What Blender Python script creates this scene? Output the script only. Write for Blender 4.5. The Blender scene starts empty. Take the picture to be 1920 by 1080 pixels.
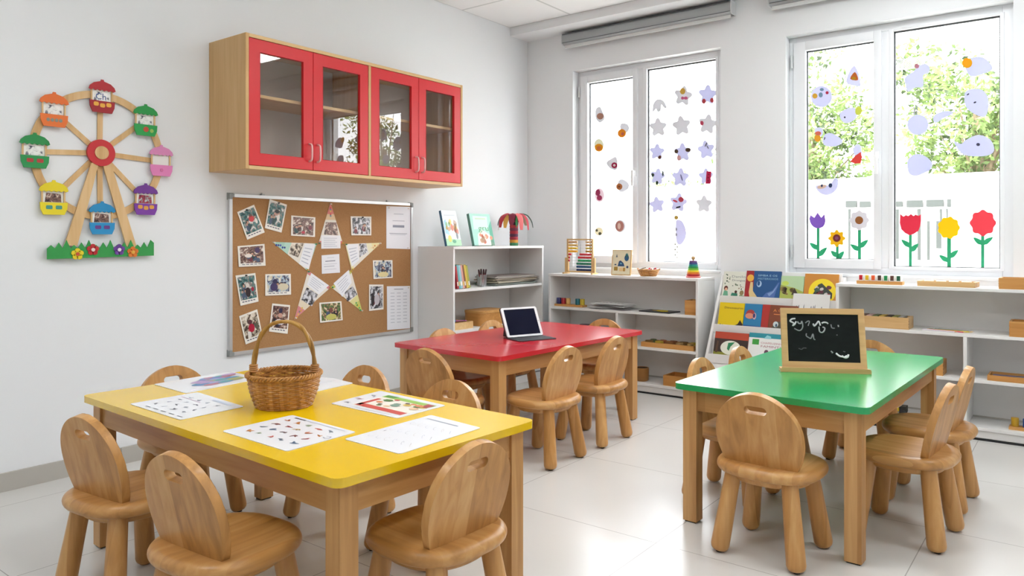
EXPO, LEDS = 1.08, 10.5
import bpy, bmesh, math, random
from mathutils import Vector, Matrix, noise
PI = math.pi
R = math.radians
SC = bpy.context.scene
COL = SC.collection
# ---------------------------------------------------------------- camera geometry (frame 1920 x 1080)
F, TH, H, V0, U0 = 1400.0, R(37.6), 1.15, 448.0, 960.0
sT, cT = math.sin(TH), math.cos(TH)
def ray(u, v):
    a = u - U0
    return Vector((-sT*F + cT*a, cT*F + sT*a, V0 - v))
CAM = Vector((0, 0, H))
def on_x(u, v, x): d = ray(u, v); return CAM + d*(x/d.x)
def on_y(u, v, y): d = ray(u, v); return CAM + d*(y/d.y)
def on_z(u, v, z): d = ray(u, v); return CAM + d*((z-H)/d.z)
# ---------------------------------------------------------------- materials
def lin(h):
    if isinstance(h, str):
        h = h.lstrip('#'); h = [int(h[i:i+2], 16)/255 for i in (0, 2, 4)]
    return tuple(c/12.92 if c <= .04045 else ((c+.055)/1.055)**2.4 for c in h) + (1,)
MC = {}
def nm(name):
    m = bpy.data.materials.new(name); m.use_nodes = True
    nt = m.node_tree; b = nt.nodes['Principled BSDF']; return m, nt, b
def M(col, rough=.55, metal=0, spec=.5, trans=0):
    k = (col, rough, metal, spec, trans)
    if k in MC: return MC[k]
    m, nt, b = nm('paint_'+str(len(MC)))
    b.inputs['Base Color'].default_value = lin(col)
    b.inputs['Roughness'].default_value = rough
    b.inputs['Metallic'].default_value = metal
    b.inputs['Specular IOR Level'].default_value = spec
    # faint procedural unevenness of the surface
    n = nt.nodes.new('ShaderNodeTexNoise'); n.inputs['Scale'].default_value = 60
    bp = nt.nodes.new('ShaderNodeBump'); bp.inputs['Strength'].default_value = .03; bp.inputs['Distance'].default_value = .002
    nt.links.new(n.outputs['Fac'], bp.inputs['Height']); nt.links.new(bp.outputs['Normal'], b.inputs['Normal'])
    if trans:
        t = nt.nodes.new('ShaderNodeBsdfTranslucent'); t.inputs['Color'].default_value = lin(col)
        mx = nt.nodes.new('ShaderNodeMixShader'); mx.inputs[0].default_value = trans
        nt.links.new(b.outputs[0], mx.inputs[1]); nt.links.new(t.outputs[0], mx.inputs[2])
        nt.links.new(mx.outputs[0], nt.nodes['Material Output'].inputs[0])
    MC[k] = m; return m
def wood(name, c1, c2, c3, grain='Z', strip=.055, rough=.38, stripaxis='X', sc=1.0):
    m, nt, b = nm(name); N = nt.nodes; L = nt.links
    tc = N.new('ShaderNodeTexCoord'); oi = N.new('ShaderNodeObjectInfo')
    ad = N.new('ShaderNodeVectorMath'); ad.operation = 'MULTIPLY_ADD'
    cb = N.new('ShaderNodeCombineXYZ')
    for i in range(3): L.new(oi.outputs['Random'], cb.inputs[i])
    L.new(cb.outputs[0], ad.inputs[0]); ad.inputs[1].default_value = (3.1, 5.7, 2.3); L.new(tc.outputs['Object'], ad.inputs[2])
    mp = N.new('ShaderNodeMapping'); s = [34*sc, 34*sc, 34*sc]; s['XYZ'.index(grain)] = 2.2*sc; mp.inputs['Scale'].default_value = s
    L.new(ad.outputs[0], mp.inputs['Vector'])
    n1 = N.new('ShaderNodeTexNoise'); n1.inputs['Scale'].default_value = 1; n1.inputs['Detail'].default_value = 5; n1.inputs['Distortion'].default_value = .6
    L.new(mp.outputs[0], n1.inputs['Vector'])
    sp = N.new('ShaderNodeSeparateXYZ'); L.new(ad.outputs[0], sp.inputs[0])
    mu = N.new('ShaderNodeMath'); mu.operation = 'MULTIPLY'; mu.inputs[1].default_value = 1/strip; L.new(sp.outputs['XYZ'.index(stripaxis)], mu.inputs[0])
    fl = N.new('ShaderNodeMath'); fl.operation = 'FLOOR'; L.new(mu.outputs[0], fl.inputs[0])
    wn = N.new('ShaderNodeTexWhiteNoise'); wn.noise_dimensions = '1D'; L.new(fl.outputs[0], wn.inputs['W'])
    ml = N.new('ShaderNodeMath'); ml.operation = 'MULTIPLY_ADD'; ml.inputs[1].default_value = .30; L.new(wn.outputs['Value'], ml.inputs[0])
    m2 = N.new('ShaderNodeMath'); m2.operation = 'MULTIPLY_ADD'; m2.inputs[1].default_value = .75; m2.inputs[2].default_value = -.02; L.new(n1.outputs['Fac'], m2.inputs[0])
    L.new(m2.outputs[0], ml.inputs[2])
    cr = N.new('ShaderNodeValToRGB'); e = cr.color_ramp.elements
    e[0].position = .22; e[0].color = lin(c3); e[1].position = .78; e[1].color = lin(c1)
    k = e.new(.48); k.color = lin(c2)
    L.new(ml.outputs[0], cr.inputs['Fac']); L.new(cr.outputs['Color'], b.inputs['Base Color'])
    b.inputs['Roughness'].default_value = rough
    bp = N.new('ShaderNodeBump'); bp.inputs['Strength'].default_value = .08; bp.inputs['Distance'].default_value = .003
    L.new(n1.outputs['Fac'], bp.inputs['Height']); L.new(bp.outputs['Normal'], b.inputs['Normal'])
    return m
def wallmat(name, col, rough=.9, bump=.05, scale=180):
    m, nt, b = nm(name); N = nt.nodes; L = nt.links
    tc = N.new('ShaderNodeTexCoord')
    n = N.new('ShaderNodeTexNoise'); n.inputs['Scale'].default_value = scale; n.inputs['Detail'].default_value = 3
    L.new(tc.outputs['Object'], n.inputs['Vector'])
    n2 = N.new('ShaderNodeTexNoise'); n2.inputs['Scale'].default_value = 1.3; L.new(tc.outputs['Object'], n2.inputs['Vector'])
    mx = N.new('ShaderNodeMix'); mx.data_type = 'RGBA'; mx.inputs['A'].default_value = lin(col)
    c = lin(col); mx.inputs['B'].default_value = (c[0]*.965, c[1]*.965, c[2]*.965, 1)
    L.new(n2.outputs['Fac'], mx.inputs['Factor']); L.new(mx.outputs['Result'], b.inputs['Base Color'])
    bp = N.new('ShaderNodeBump'); bp.inputs['Strength'].default_value = bump; bp.inputs['Distance'].default_value = .002
    L.new(n.outputs['Fac'], bp.inputs['Height']); L.new(bp.outputs['Normal'], b.inputs['Normal'])
    b.inputs['Roughness'].default_value = rough; b.inputs['Specular IOR Level'].default_value = .3
    return m
def glassmat(name, refl=1.5, tint=(1, 1, 1)):
    m = bpy.data.materials.new(name); m.use_nodes = True; nt = m.node_tree; N = nt.nodes; L = nt.links
    N.remove(N['Principled BSDF'])
    fr = N.new('ShaderNodeFresnel'); fr.inputs['IOR'].default_value = refl
    t = N.new('ShaderNodeBsdfTransparent'); t.inputs['Color'].default_value = (*tint, 1)
    g = N.new('ShaderNodeBsdfGlossy'); g.inputs['Roughness'].default_value = .005
    mx = N.new('ShaderNodeMixShader')
    ge = N.new('ShaderNodeNewGeometry'); iv = N.new('ShaderNodeMath'); iv.operation = 'SUBTRACT'; iv.inputs[0].default_value = 1; L.new(ge.outputs['Backfacing'], iv.inputs[1])
    mm = N.new('ShaderNodeMath'); mm.operation = 'MULTIPLY'; L.new(fr.outputs[0], mm.inputs[0]); L.new(iv.outputs[0], mm.inputs[1])
    L.new(mm.outputs[0], mx.inputs[0]); L.new(t.outputs[0], mx.inputs[1]); L.new(g.outputs[0], mx.inputs[2])
    L.new(mx.outputs[0], N['Material Output'].inputs[0]); return m
# ---------------------------------------------------------------- mesh builder
class B:
    def __init__(s, *mats): s.bm = bmesh.new(); s.mats = list(mats)
    def mi(s, m):
        if m is None: return 0
        if m not in s.mats: s.mats.append(m)
        return s.mats.index(m)
    def box(s, x0, x1, y0, y1, z0, z1, m=None, T=None):
        i = s.mi(m)
        v = [s.bm.verts.new(p) for p in ((x0,y0,z0),(x1,y0,z0),(x1,y1,z0),(x0,y1,z0),(x0,y0,z1),(x1,y0,z1),(x1,y1,z1),(x0,y1,z1))]
        for f in ((3,2,1,0),(4,5,6,7),(0,1,5,4),(1,2,6,5),(2,3,7,6),(3,0,4,7)):
            s.bm.faces.new([v[k] for k in f]).material_index = i
        if T is not None: bmesh.ops.transform(s.bm, matrix=T, verts=v)
        return s
    def prism(s, pts, fr, t, m=None, holes=(), mside=None):
        """pts: 2D outline; fr: (origin, ax, ay, an); extruded from 0 to t along an."""
        o, ax, ay, an = [Vector(q) for q in fr]; i = s.mi(m); js = s.mi(mside) if mside is not None else i
        P = lambda p, h: o + ax*p[0] + ay*p[1] + an*h
        loops = [list(pts)] + [list(h) for h in holes]
        new = []
        for h in (0.0, t):
            es = []; vs_all = []
            for lp in loops:
                vs = [s.bm.verts.new(P(p, h)) for p in lp]; vs_all.append(vs)
                es += [s.bm.edges.new((vs[k], vs[(k+1) % len(vs)])) for k in range(len(vs))]
            if len(loops) == 1:
                fs = [s.bm.faces.new(vs_all[0])]
            else:
                g = bmesh.ops.triangle_fill(s.bm, edges=es, use_beauty=True)['geom']
                fs = [q for q in g if isinstance(q, bmesh.types.BMFace)]
            for f in fs: f.material_index = i
            new.append(vs_all)
            if t == 0: break
        if t != 0:
            for a, b in zip(*new):
                for k in range(len(a)):
                    k2 = (k+1) % len(a)
                    s.bm.faces.new((a[k], a[k2], b[k2], b[k])).material_index = js
        return s
    def tube(s, pts, r, n=10, m=None, cap=True, closed=False):
        i = s.mi(m); pts = [Vector(p) for p in pts]; rings = []
        rr = r if isinstance(r, (list, tuple)) else [r]*len(pts)
        up = None
        for k, p in enumerate(pts):
            if closed: d = pts[(k+1) % len(pts)] - pts[k-1]
            else: d = pts[min(k+1, len(pts)-1)] - pts[max(k-1, 0)]
            if d.length < 1e-9: d = Vector((0, 0, 1))
            d.normalize()
            if up is None:
                up = d.cross(Vector((0, 0, 1)))
                if up.length < .1: up = d.cross(Vector((1, 0, 0)))
            up = (up - d*up.dot(d)).normalized(); w = d.cross(up)
            rings.append([s.bm.verts.new(p + (up*math.cos(2*PI*q/n) + w*math.sin(2*PI*q/n))*rr[k]) for q in range(n)])
        cnt = len(rings) if closed else len(rings)-1
        for k in range(cnt):
            a, b = rings[k], rings[(k+1) % len(rings)]
            for q in range(n):
                s.bm.faces.new((a[q], a[(q+1) % n], b[(q+1) % n], b[q])).material_index = i
        if cap and not closed:
            s.bm.faces.new(rings[0][::-1]).material_index = i; s.bm.faces.new(rings[-1]).material_index = i
        return s
    def lathe(s, prof, c=(0, 0, 0), n=28, m=None, T=None, capb=True, capt=True):
        i = s.mi(m); rings = []; vs = []
        for r, z in prof:
            ring = [s.bm.verts.new((c[0]+r*math.cos(2*PI*q/n), c[1]+r*math.sin(2*PI*q/n), c[2]+z)) for q in range(n)]
            rings.append(ring); vs += ring
        for a, b in zip(rings, rings[1:]):
            for q in range(n): s.bm.faces.new((a[q], a[(q+1) % n], b[(q+1) % n], b[q])).material_index = i
        if capb: s.bm.faces.new(rings[0][::-1]).material_index = i
        if capt: s.bm.faces.new(rings[-1]).material_index = i
        if T is not None: bmesh.ops.transform(s.bm, matrix=T, verts=vs)
        return s
    def ball(s, c, r, m=None, n=12, sz=(1, 1, 1)):
        k = max(4, n//2+1)
        pr = [(r*math.sin(PI*(j+.02)/(k+.04)), -r*math.cos(PI*(j+.02)/(k+.04))) for j in range(k+1)]
        T = Matrix.Translation(c) @ Matrix.Diagonal((*sz, 1))
        return s.lathe(pr, n=n, m=m, T=T)
    def poly(s, pts3, m=None):
        f = s.bm.faces.new([s.bm.verts.new(p) for p in pts3]); f.material_index = s.mi(m); return s
    def text(s, txt, fr, size, m=None, align='LEFT', ext=.0002, w=None):
        """raised lettering: fr = (origin, ax, ay, an)"""
        cu = bpy.data.curves.new('lettering', 'FONT'); cu.body = txt; cu.size = size; cu.align_x = align; cu.extrude = ext; cu.resolution_u = 2
        ob = bpy.data.objects.new('lettering', cu); COL.objects.link(ob)
        dg = bpy.context.evaluated_depsgraph_get(); dg.update()
        me = bpy.data.meshes.new_from_object(ob.evaluated_get(dg))
        bpy.data.objects.remove(ob); bpy.data.curves.remove(cu)
        o, ax, ay, an = [Vector(q) for q in fr]; i = s.mi(m)
        sx = 1
        if w:
            xs = [v.co.x for v in me.vertices]
            if xs: sx = w/max(1e-6, (max(xs)-min(xs)))
        vs = [s.bm.verts.new(o + ax*v.co.x*sx + ay*v.co.y + an*(v.co.z+ext)) for v in me.vertices]
        for p in me.polygons:
            try: s.bm.faces.new([vs[k] for k in p.vertices]).material_index = i
            except ValueError: pass
        bpy.data.meshes.remove(me); return s
    def bevel(s, w, seg=2, ang=35):
        es = [e for e in s.bm.edges if len(e.link_faces) == 2 and e.calc_face_angle(0) > R(ang)]
        if es: bmesh.ops.bevel(s.bm, geom=es, offset=w, segments=seg, profile=.6, affect='EDGES', clamp_overlap=True)
        return s
    def build(s, name, parent=None, loc=None, rotz=0, smooth=38, norm=True, **props):
        if norm: bmesh.ops.recalc_face_normals(s.bm, faces=s.bm.faces)
        me = bpy.data.meshes.new(name); s.bm.to_mesh(me); s.bm.free()
        for m in s.mats: me.materials.append(m)
        if smooth:
            for p in me.polygons: p.use_smooth = True
            me.set_sharp_from_angle(angle=R(smooth))
        o = bpy.data.objects.new(name, me); COL.objects.link(o)
        if parent is not None: o.parent = parent
        if loc is not None: o.location = loc
        o.rotation_euler.z = rotz
        for k, v in props.items(): o[k] = v
        return o
def thing(name, label, cat, loc=(0, 0, 0), rotz=0, group=None):
    o = bpy.data.objects.new(name, None); COL.objects.link(o); o.empty_display_size = .05
    o.location = loc; o.rotation_euler.z = rotz; o['label'] = label; o['category'] = cat
    if group: o['group'] = group
    return o
def tag(o, label, cat, group=None):
    o['label'] = label; o['category'] = cat
    if group: o['group'] = group
    return o
def struct(o): o['kind'] = 'structure'; return o
def dup(root, loc, rotz=0, label=None, group=None, parent=None):
    r = root.copy(); COL.objects.link(r); r.location = loc; r.rotation_euler = (0, 0, rotz)
    if label: r['label'] = label
    if group: r['group'] = group
    for ch in list(root.children):
        c = ch.copy(); COL.objects.link(c); c.parent = r
        for g in ch.children:
            d = g.copy(); COL.objects.link(d); d.parent = c
    return r
def smooth_loop(P, n=6, closed=True):
    out = []; N = len(P)
    for i in range(N if closed else N-1):
        g = lambda k: P[k % N] if closed else P[max(0, min(N-1, k))]
        p0, p1, p2, p3 = g(i-1), g(i), g(i+1), g(i+2)
        for j in range(n):
            t = j/n
            out.append(tuple(.5*(2*p1[d] + (p2[d]-p0[d])*t + (2*p0[d]-5*p1[d]+4*p2[d]-p3[d])*t*t + (3*p1[d]-p0[d]-3*p2[d]+p3[d])*t**3) for d in range(len(p1))))
    if not closed: out.append(tuple(P[-1]))
    return out
def rrect(w, h, r, n=6, c=(0, 0)):
    out = []
    for cx, cy, a in ((w/2-r, h/2-r, 0), (-w/2+r, h/2-r, 90), (-w/2+r, -h/2+r, 180), (w/2-r, -h/2+r, 270)):
        for k in range(n+1):
            q = R(a+90*k/n); out.append((c[0]+cx+r*math.cos(q), c[1]+cy+r*math.sin(q)))
    return out
def ell(cx, cy, rx, ry, n=20, a0=0): return [(cx+rx*math.cos(2*PI*k/n+a0), cy+ry*math.sin(2*PI*k/n+a0)) for k in range(n)]

# ---------------------------------------------------------------- shared materials
W_CHAIR = wood('chair_wood', '#d8ab70', '#c59052', '#a3733c', 'Z', .055, .36)
W_SEAT = wood('seat_wood', '#d8ab70', '#c59052', '#a3733c', 'Y', .06, .36)
W_TABLE = wood('table_wood', '#d5a86f', '#c19057', '#a4743f', 'Z', .05, .42)
W_APR = wood('apron_wood', '#d0a36b', '#bd8c53', '#a0713d', 'X', 9, .42)
W_CAB = wood('cabinet_wood', '#e0bd8a', '#d3ab74', '#c69c63', 'Z', .11, .45, 'Y')
W_CABH = wood('cabinet_wood_lengthwise', '#e6c592', '#dab57f', '#cda56b', 'Y', .3, .45, 'Z')
W_PALE = wood('pale_plywood', '#e0bd88', '#d2aa72', '#c09560', 'X', .12, .5, 'Y')
W_PALEV = wood('pale_plywood_upright', '#e2c18e', '#d5af78', '#c59c66', 'Z', .12, .5, 'Y', 1.5)
W_BOX = wood('box_wood', '#d9a866', '#c98f4c', '#b37a3a', 'X', .12, .5, 'Z')
WHITE = M('#eeeeec', .45)
LAM = M('#e9e8e6', .4)
PVC = M('#e9ebee', .3)
BLACK = M('#15161a', .5)
GREY = M('#8d8f90', .4, .6)
STEEL = M('#b9bbbd', .3, .9)
PAPER = M('#f2f2f4', .7)
GLASS = glassmat('window_glass', 1.45)
GLASSC = glassmat('cabinet_glass', 1.85, (.95, .945, .94))
# ================================================================ room shell
XL, YB, XR, YF, ZC = -3.91, 5.30, 2.6, -2.2, 2.955
TK = .25
wallm = wallmat('wall_paint', '#f0f2f4')
def tilemat():
    m, nt, b = nm('floor_tiles'); N = nt.nodes; L = nt.links
    tc = N.new('ShaderNodeTexCoord'); mp = N.new('ShaderNodeMapping'); L.new(tc.outputs['Object'], mp.inputs['Vector'])
    A = on_z(1230, 1018, 0); mp.inputs['Location'].default_value = (-A.x, -A.y, 0); mp.inputs['Rotation'].default_value = (0, 0, 0)
    sp = N.new('ShaderNodeSeparateXYZ'); L.new(mp.outputs[0], sp.inputs[0])
    def line(out, size, w):
        a = N.new('ShaderNodeMath'); a.operation = 'MULTIPLY'; a.inputs[1].default_value = 1/size; L.new(out, a.inputs[0])
        r = N.new('ShaderNodeMath'); r.operation = 'ROUND'; L.new(a.outputs[0], r.inputs[0])
        d = N.new('ShaderNodeMath'); d.operation = 'SUBTRACT'; L.new(a.outputs[0], d.inputs[0]); L.new(r.outputs[0], d.inputs[1])
        ab = N.new('ShaderNodeMath'); ab.operation = 'ABSOLUTE'; L.new(d.outputs[0], ab.inputs[0])
        c = N.new('ShaderNodeMath'); c.operation = 'LESS_THAN'; c.inputs[1].default_value = w/size/2; L.new(ab.outputs[0], c.inputs[0])
        fl = N.new('ShaderNodeMath'); fl.operation = 'FLOOR'; L.new(a.outputs[0], fl.inputs[0])
        return c.outputs[0], fl.outputs[0]
    gx, fx = line(sp.outputs[0], .8, .0035); gy, fy = line(sp.outputs[1], .8, .0035)
    mxx = N.new('ShaderNodeMath'); mxx.operation = 'MAXIMUM'; L.new(gx, mxx.inputs[0]); L.new(gy, mxx.inputs[1])
    n = N.new('ShaderNodeTexNoise'); n.inputs['Scale'].default_value = 1.1; n.inputs['Detail'].default_value = 2; L.new(tc.outputs['Object'], n.inputs['Vector'])
    cr = N.new('ShaderNodeValToRGB'); cr.color_ramp.elements[0].color = lin('#d6d4d0'); cr.color_ramp.elements[1].color = lin('#dddbd7')
    cr.color_ramp.elements[0].position = .3; cr.color_ramp.elements[1].position = .7
    L.new(n.outputs['Fac'], cr.inputs['Fac'])
    mx = N.new('ShaderNodeMix'); mx.data_type = 'RGBA'; L.new(mxx.outputs[0], mx.inputs['Factor']); L.new(cr.outputs['Color'], mx.inputs['A']); mx.inputs['B'].default_value = lin('#a9a6a2')
    L.new(mx.outputs['Result'], b.inputs['Base Color'])
    rr = N.new('ShaderNodeMath'); rr.operation = 'MULTIPLY_ADD'; rr.inputs[1].default_value = .02; rr.inputs[2].default_value = .24; L.new(n.outputs['Fac'], rr.inputs[0]); L.new(rr.outputs[0], b.inputs['Roughness'])
    return m
def ceilmat():
    m, nt, b = nm('ceiling_panels'); N = nt.nodes; L = nt.links
    tc = N.new('ShaderNodeTexCoord'); sp = N.new('ShaderNodeSeparateXYZ'); L.new(tc.outputs['Object'], sp.inputs[0])
    outs = []
    for ax, off in ((0, XL), (1, 5.05)):
        a = N.new('ShaderNodeMath'); a.operation = 'MULTIPLY_ADD'; a.inputs[1].default_value = 1/.62; a.inputs[2].default_value = -off/.62 + .02; L.new(sp.outputs[ax], a.inputs[0])
        fr = N.new('ShaderNodeMath'); fr.operation = 'FRACT'; L.new(a.outputs[0], fr.inputs[0])
        c = N.new('ShaderNodeMath'); c.operation = 'LESS_THAN'; c.inputs[1].default_value = .03; L.new(fr.outputs[0], c.inputs[0]); outs.append(c.outputs[0])
    mxx = N.new('ShaderNodeMath'); mxx.operation = 'MAXIMUM'; L.new(outs[0], mxx.inputs[0]); L.new(outs[1], mxx.inputs[1])
    mx = N.new('ShaderNodeMix'); mx.data_type = 'RGBA'; L.new(mxx.outputs[0], mx.inputs['Factor']); mx.inputs['A'].default_value = lin('#f6f6f6'); mx.inputs['B'].default_value = lin('#d6d7d6')
    L.new(mx.outputs['Result'], b.inputs['Base Color']); b.inputs['Roughness'].default_value = .9
    n = N.new('ShaderNodeTexNoise'); n.inputs['Scale'].default_value = 250; bp = N.new('ShaderNodeBump'); bp.inputs['Strength'].default_value = .1; bp.inputs['Distance'].default_value = .002
    L.new(n.outputs['Fac'], bp.inputs['Height']); L.new(bp.outputs['Normal'], b.inputs['Normal'])
    return m
struct(B(tilemat()).box(XL, XR, YF, YB, -.1, 0).build('floor', smooth=0))
struct(B(ceilmat()).box(XL, XR, YF, YB, ZC, ZC+.1).build('ceiling', smooth=0))
struct(B(wallm).box(XL-TK, XL, YF-TK, YB+TK, -.1, ZC+.1).build('wall_left', smooth=0))
struct(B(wallm).box(XR, XR+TK, YF-TK, YB+TK, -.1, ZC+.1).build('wall_right', smooth=0))
struct(B(wallm).box(XL, XR, YF-TK, YF, -.1, ZC+.1).build('wall_front', smooth=0))
# back wall with its two window openings
WN = [(-3.435, -2.14, .905, 2.565), (-1.668, -.345, .905, 2.565)]
b = B(wallm)
b.box(XL, WN[0][0], YB, YB+TK, -.1, ZC+.1).box(WN[0][1], WN[1][0], YB, YB+TK, -.1, ZC+.1).box(WN[1][1], XR, YB, YB+TK, -.1, ZC+.1)
for x0, x1, z0, z1 in WN: b.box(x0, x1, YB, YB+TK, -.1, z0).box(x0, x1, YB, YB+TK, z1, ZC+.1)
struct(b.build('wall_back', smooth=0))
struct(B(wallm).box(XL, XR, 5.05, YB, 2.885, ZC).bevel(.004, 1).build('trim_1'))
bb = wallmat('baseboard_tile', '#bdb9b1', .5, .03)
b = B(bb)
y = YF
while y < YB-.01:
    y1 = min(y+.8, YB); b.box(XL, XL+.012, y+.001, y1-.001, 0, .085); y = y1
struct(b.bevel(.002, 1).build('baseboard_left'))
struct(B(bb).box(XL+.012, XR, YB-.012, YB, 0, .085).build('baseboard_back', smooth=0))
struct(B(bb).box(XR-.012, XR, YF, YB-.012, 0, .085).build('baseboard_right', smooth=0))
# windows: fixed frame with a casement sash at the left and a fixed pane at the right
DK = M('#4a4d4f', .5)
def window(n, x0, x1, z0, z1, gl, gr, mull, rl):
    yo, yi = YB+.085, YB+.15
    f = .045
    root = struct(bpy.data.objects.new('window_%d' % n, None)); COL.objects.link(root); root.location = (x0, YB, z0)
    T = Matrix.Translation((-x0, -YB, -z0))
    def done(b, name, par=root, bev=.004):
        bmesh.ops.transform(b.bm, matrix=T, verts=b.bm.verts)
        if bev: b.bevel(bev, 2)
        return struct(b.build(name, par))
    b = B(PVC)
    b.box(x0, x0+f, yo, yi, z0, z1).box(x1-.06, x1, yo, yi, z0, z1).box(x0+f, x1-.06, yo, yi, z1-.05, z1).box(x0+f, x1-.06, yo, yi, z0, z0+.055).box(mull-.025, mull+.03, yo, yi, z0+.055, z1-.05)
    done(b, 'window_frame')
    # sash
    sx0, sx1, sz0, sz1 = x0+f-.012, mull-.018, z0+.045, z1-.04
    s = B(PVC); ys = yo-.018
    s.box(sx0, gl, ys, yi-.01, sz0, sz1).box(gr, sx1, ys, yi-.01, sz0, sz1).box(gl, gr, ys, yi-.01, sz1-.062, sz1).box(gl, gr, ys, yi-.01, sz0, sz0+.062)
    sash = done(s, 'sash')
    g = B(GLASS).box(gl-.005, gr+.005, yi-.035, yi-.031, sz0+.055, sz1-.055); done(g, 'pane', sash, 0)
    k = B(DK)
    for a in ((gl, gl+.008, sz0+.062, sz1-.062), (gr-.004, gr, sz0+.062, sz1-.062), (gl, gr, sz1-.071, sz1-.062), (gl, gr, sz0+.062, sz0+.067)): k.box(a[0], a[1], yi-.045, yi-.036, a[2], a[3])
    done(k, 'gasket', sash, 0)
    h = B(M('#f3f4f5', .25)); hx = (gr+sx1)/2; hz = z0+.785
    h.box(hx-.013, hx+.013, ys-.012, ys, hz-.035, hz+.035).box(hx-.009, hx+.009, ys-.04, ys-.01, hz-.012, hz+.012).box(hx-.01, hx+.01, ys-.05, ys-.036, hz-.115, hz+.012)
    done(h, 'handle', sash, .003)
    for zz in (z0+.16, z1-.17):
        q = B(M('#d5d8da', .3)).tube([(x0+.022, yo-.022, zz-.045), (x0+.022, yo-.022, zz+.045)], .008, 10).box(x0+.03, x0+.045, yo-.014, yo-.002, zz-.04, zz-.004).box(x0+.03, x0+.045, yo-.014, yo-.002, zz+.004, zz+.04)
        done(q, 'hinge', root, 0)
    g = B(GLASS).box(rl-.005, x1-.05, yi-.03, yi-.026, z0+.045, z1-.04); done(g, 'pane', root, 0)
    s = B(PVC).box(mull+.025, rl, yo-.006, yi-.02, z0+.05, z1-.045).box(x1-.072, x1-.05, yo-.006, yi-.02, z0+.05, z1-.045).box(rl, x1-.072, yo-.006, yi-.02, z1-.058, z1-.04).box(rl, x1-.072, yo-.006, yi-.02, z0+.045, z0+.065)
    done(s, 'glazing_bead', root, .002)
    k = B(DK); a0, a1, b0, b1 = rl, x1-.072, z0+.065, z1-.058
    for a in ((a0, a0+.009, b0, b1), (a1-.006, a1, b0, b1), (a0, a1, b1-.010, b1), (a0, a1, b0, b0+.005)): k.box(a[0], a[1], yi-.045, yi-.031, a[2], a[3])
    done(k, 'gasket', root, 0)
    s = B(PVC).box(x0, x1, YB-.012, yo, z0-.005, z0+.012); done(s, 'window_sill', root, .003)
    return yi-.035
YG = window(1, *WN[0], -3.333, -2.907, -2.846, -2.787)
YG = window(2, *WN[1], -1.555, -1.118, -1.053, -1.002)
# ================================================================ camera, world, light
cam = bpy.data.cameras.new('camera'); co = bpy.data.objects.new('camera', cam); COL.objects.link(co)
co.location = (0, 0, H); co.rotation_euler = (R(90), 0, TH); cam.sensor_width = 36; cam.lens = F/1920*36
cam.shift_y = -(540-V0)/1920; cam.clip_start = .05; cam.clip_end = 200; SC.camera = co
w = bpy.data.worlds.new('sky'); SC.world = w; w.use_nodes = True; nt = w.node_tree
bg = nt.nodes['Background']; bg.inputs['Color'].default_value = (.93, .965, 1, 1); bg.inputs['Strength'].default_value = 5.6
SC.view_settings.view_transform = 'Standard'; SC.view_settings.look = 'None'; SC.view_settings.exposure = EXPO; SC.view_settings.gamma = 1
for x0, x1, z0, z1 in WN:
    l = bpy.data.lights.new('window_daylight', 'AREA'); l.shape = 'RECTANGLE'; l.size = x1-x0; l.size_y = z1-z0; l.cycles.is_portal = True
    o = bpy.data.objects.new('window_daylight', l); COL.objects.link(o); o.location = ((x0+x1)/2, YB+.22, (z0+z1)/2); o.rotation_euler = (R(-90), 0, 0)
sn = bpy.data.lights.new('sun', 'SUN'); sn.energy = 5; sn.angle = R(3); sn.color = (1, .96, .9)
so = bpy.data.objects.new('sun', sn); COL.objects.link(so); so.rotation_euler = (R(48), 0, R(-20))
# recessed LED ceiling panels: one known by its reflection, four added for even light
LED = bpy.data.materials.new('led_diffuser'); LED.use_nodes = True; nt = LED.node_tree; bs = nt.nodes['Principled BSDF']
bs.inputs['Base Color'].default_value = (.9, .9, .9, 1); bs.inputs['Emission Color'].default_value = (.965, .985, 1, 1); bs.inputs['Emission Strength'].default_value = LEDS
led0 = thing('ceiling_light', 'square white LED ceiling panel above the room', 'ceiling light', (-.74, 4.2, ZC), 0, 'LED ceiling panels')
f = B(WHITE).box(-.31, .31, -.31, -.28, -.012, -.001).box(-.31, .31, .28, .31, -.012, -.001).box(-.31, -.28, -.28, .28, -.012, -.001).box(.28, .31, -.28, .28, -.012, -.001)
f.build('frame', led0); B(LED).box(-.28, .28, -.28, .28, -.008, -.002).build('diffuser', led0)
led0['label'] = 'square LED ceiling panel above the green table'
for x, y, lb in ((-2.0, .2, 'added square LED ceiling panel before the yellow table'), (-1.5, 2.3, 'added square LED ceiling panel between the yellow and red tables'), (.6, .9, 'added square LED ceiling panel above the spot right of the viewer'), (.8, 3.2, 'added square LED ceiling panel right of the green table')):  # unseen extra panels, added to light the room evenly
    dup(led0, (x, y, ZC), 0, lb)
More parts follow.
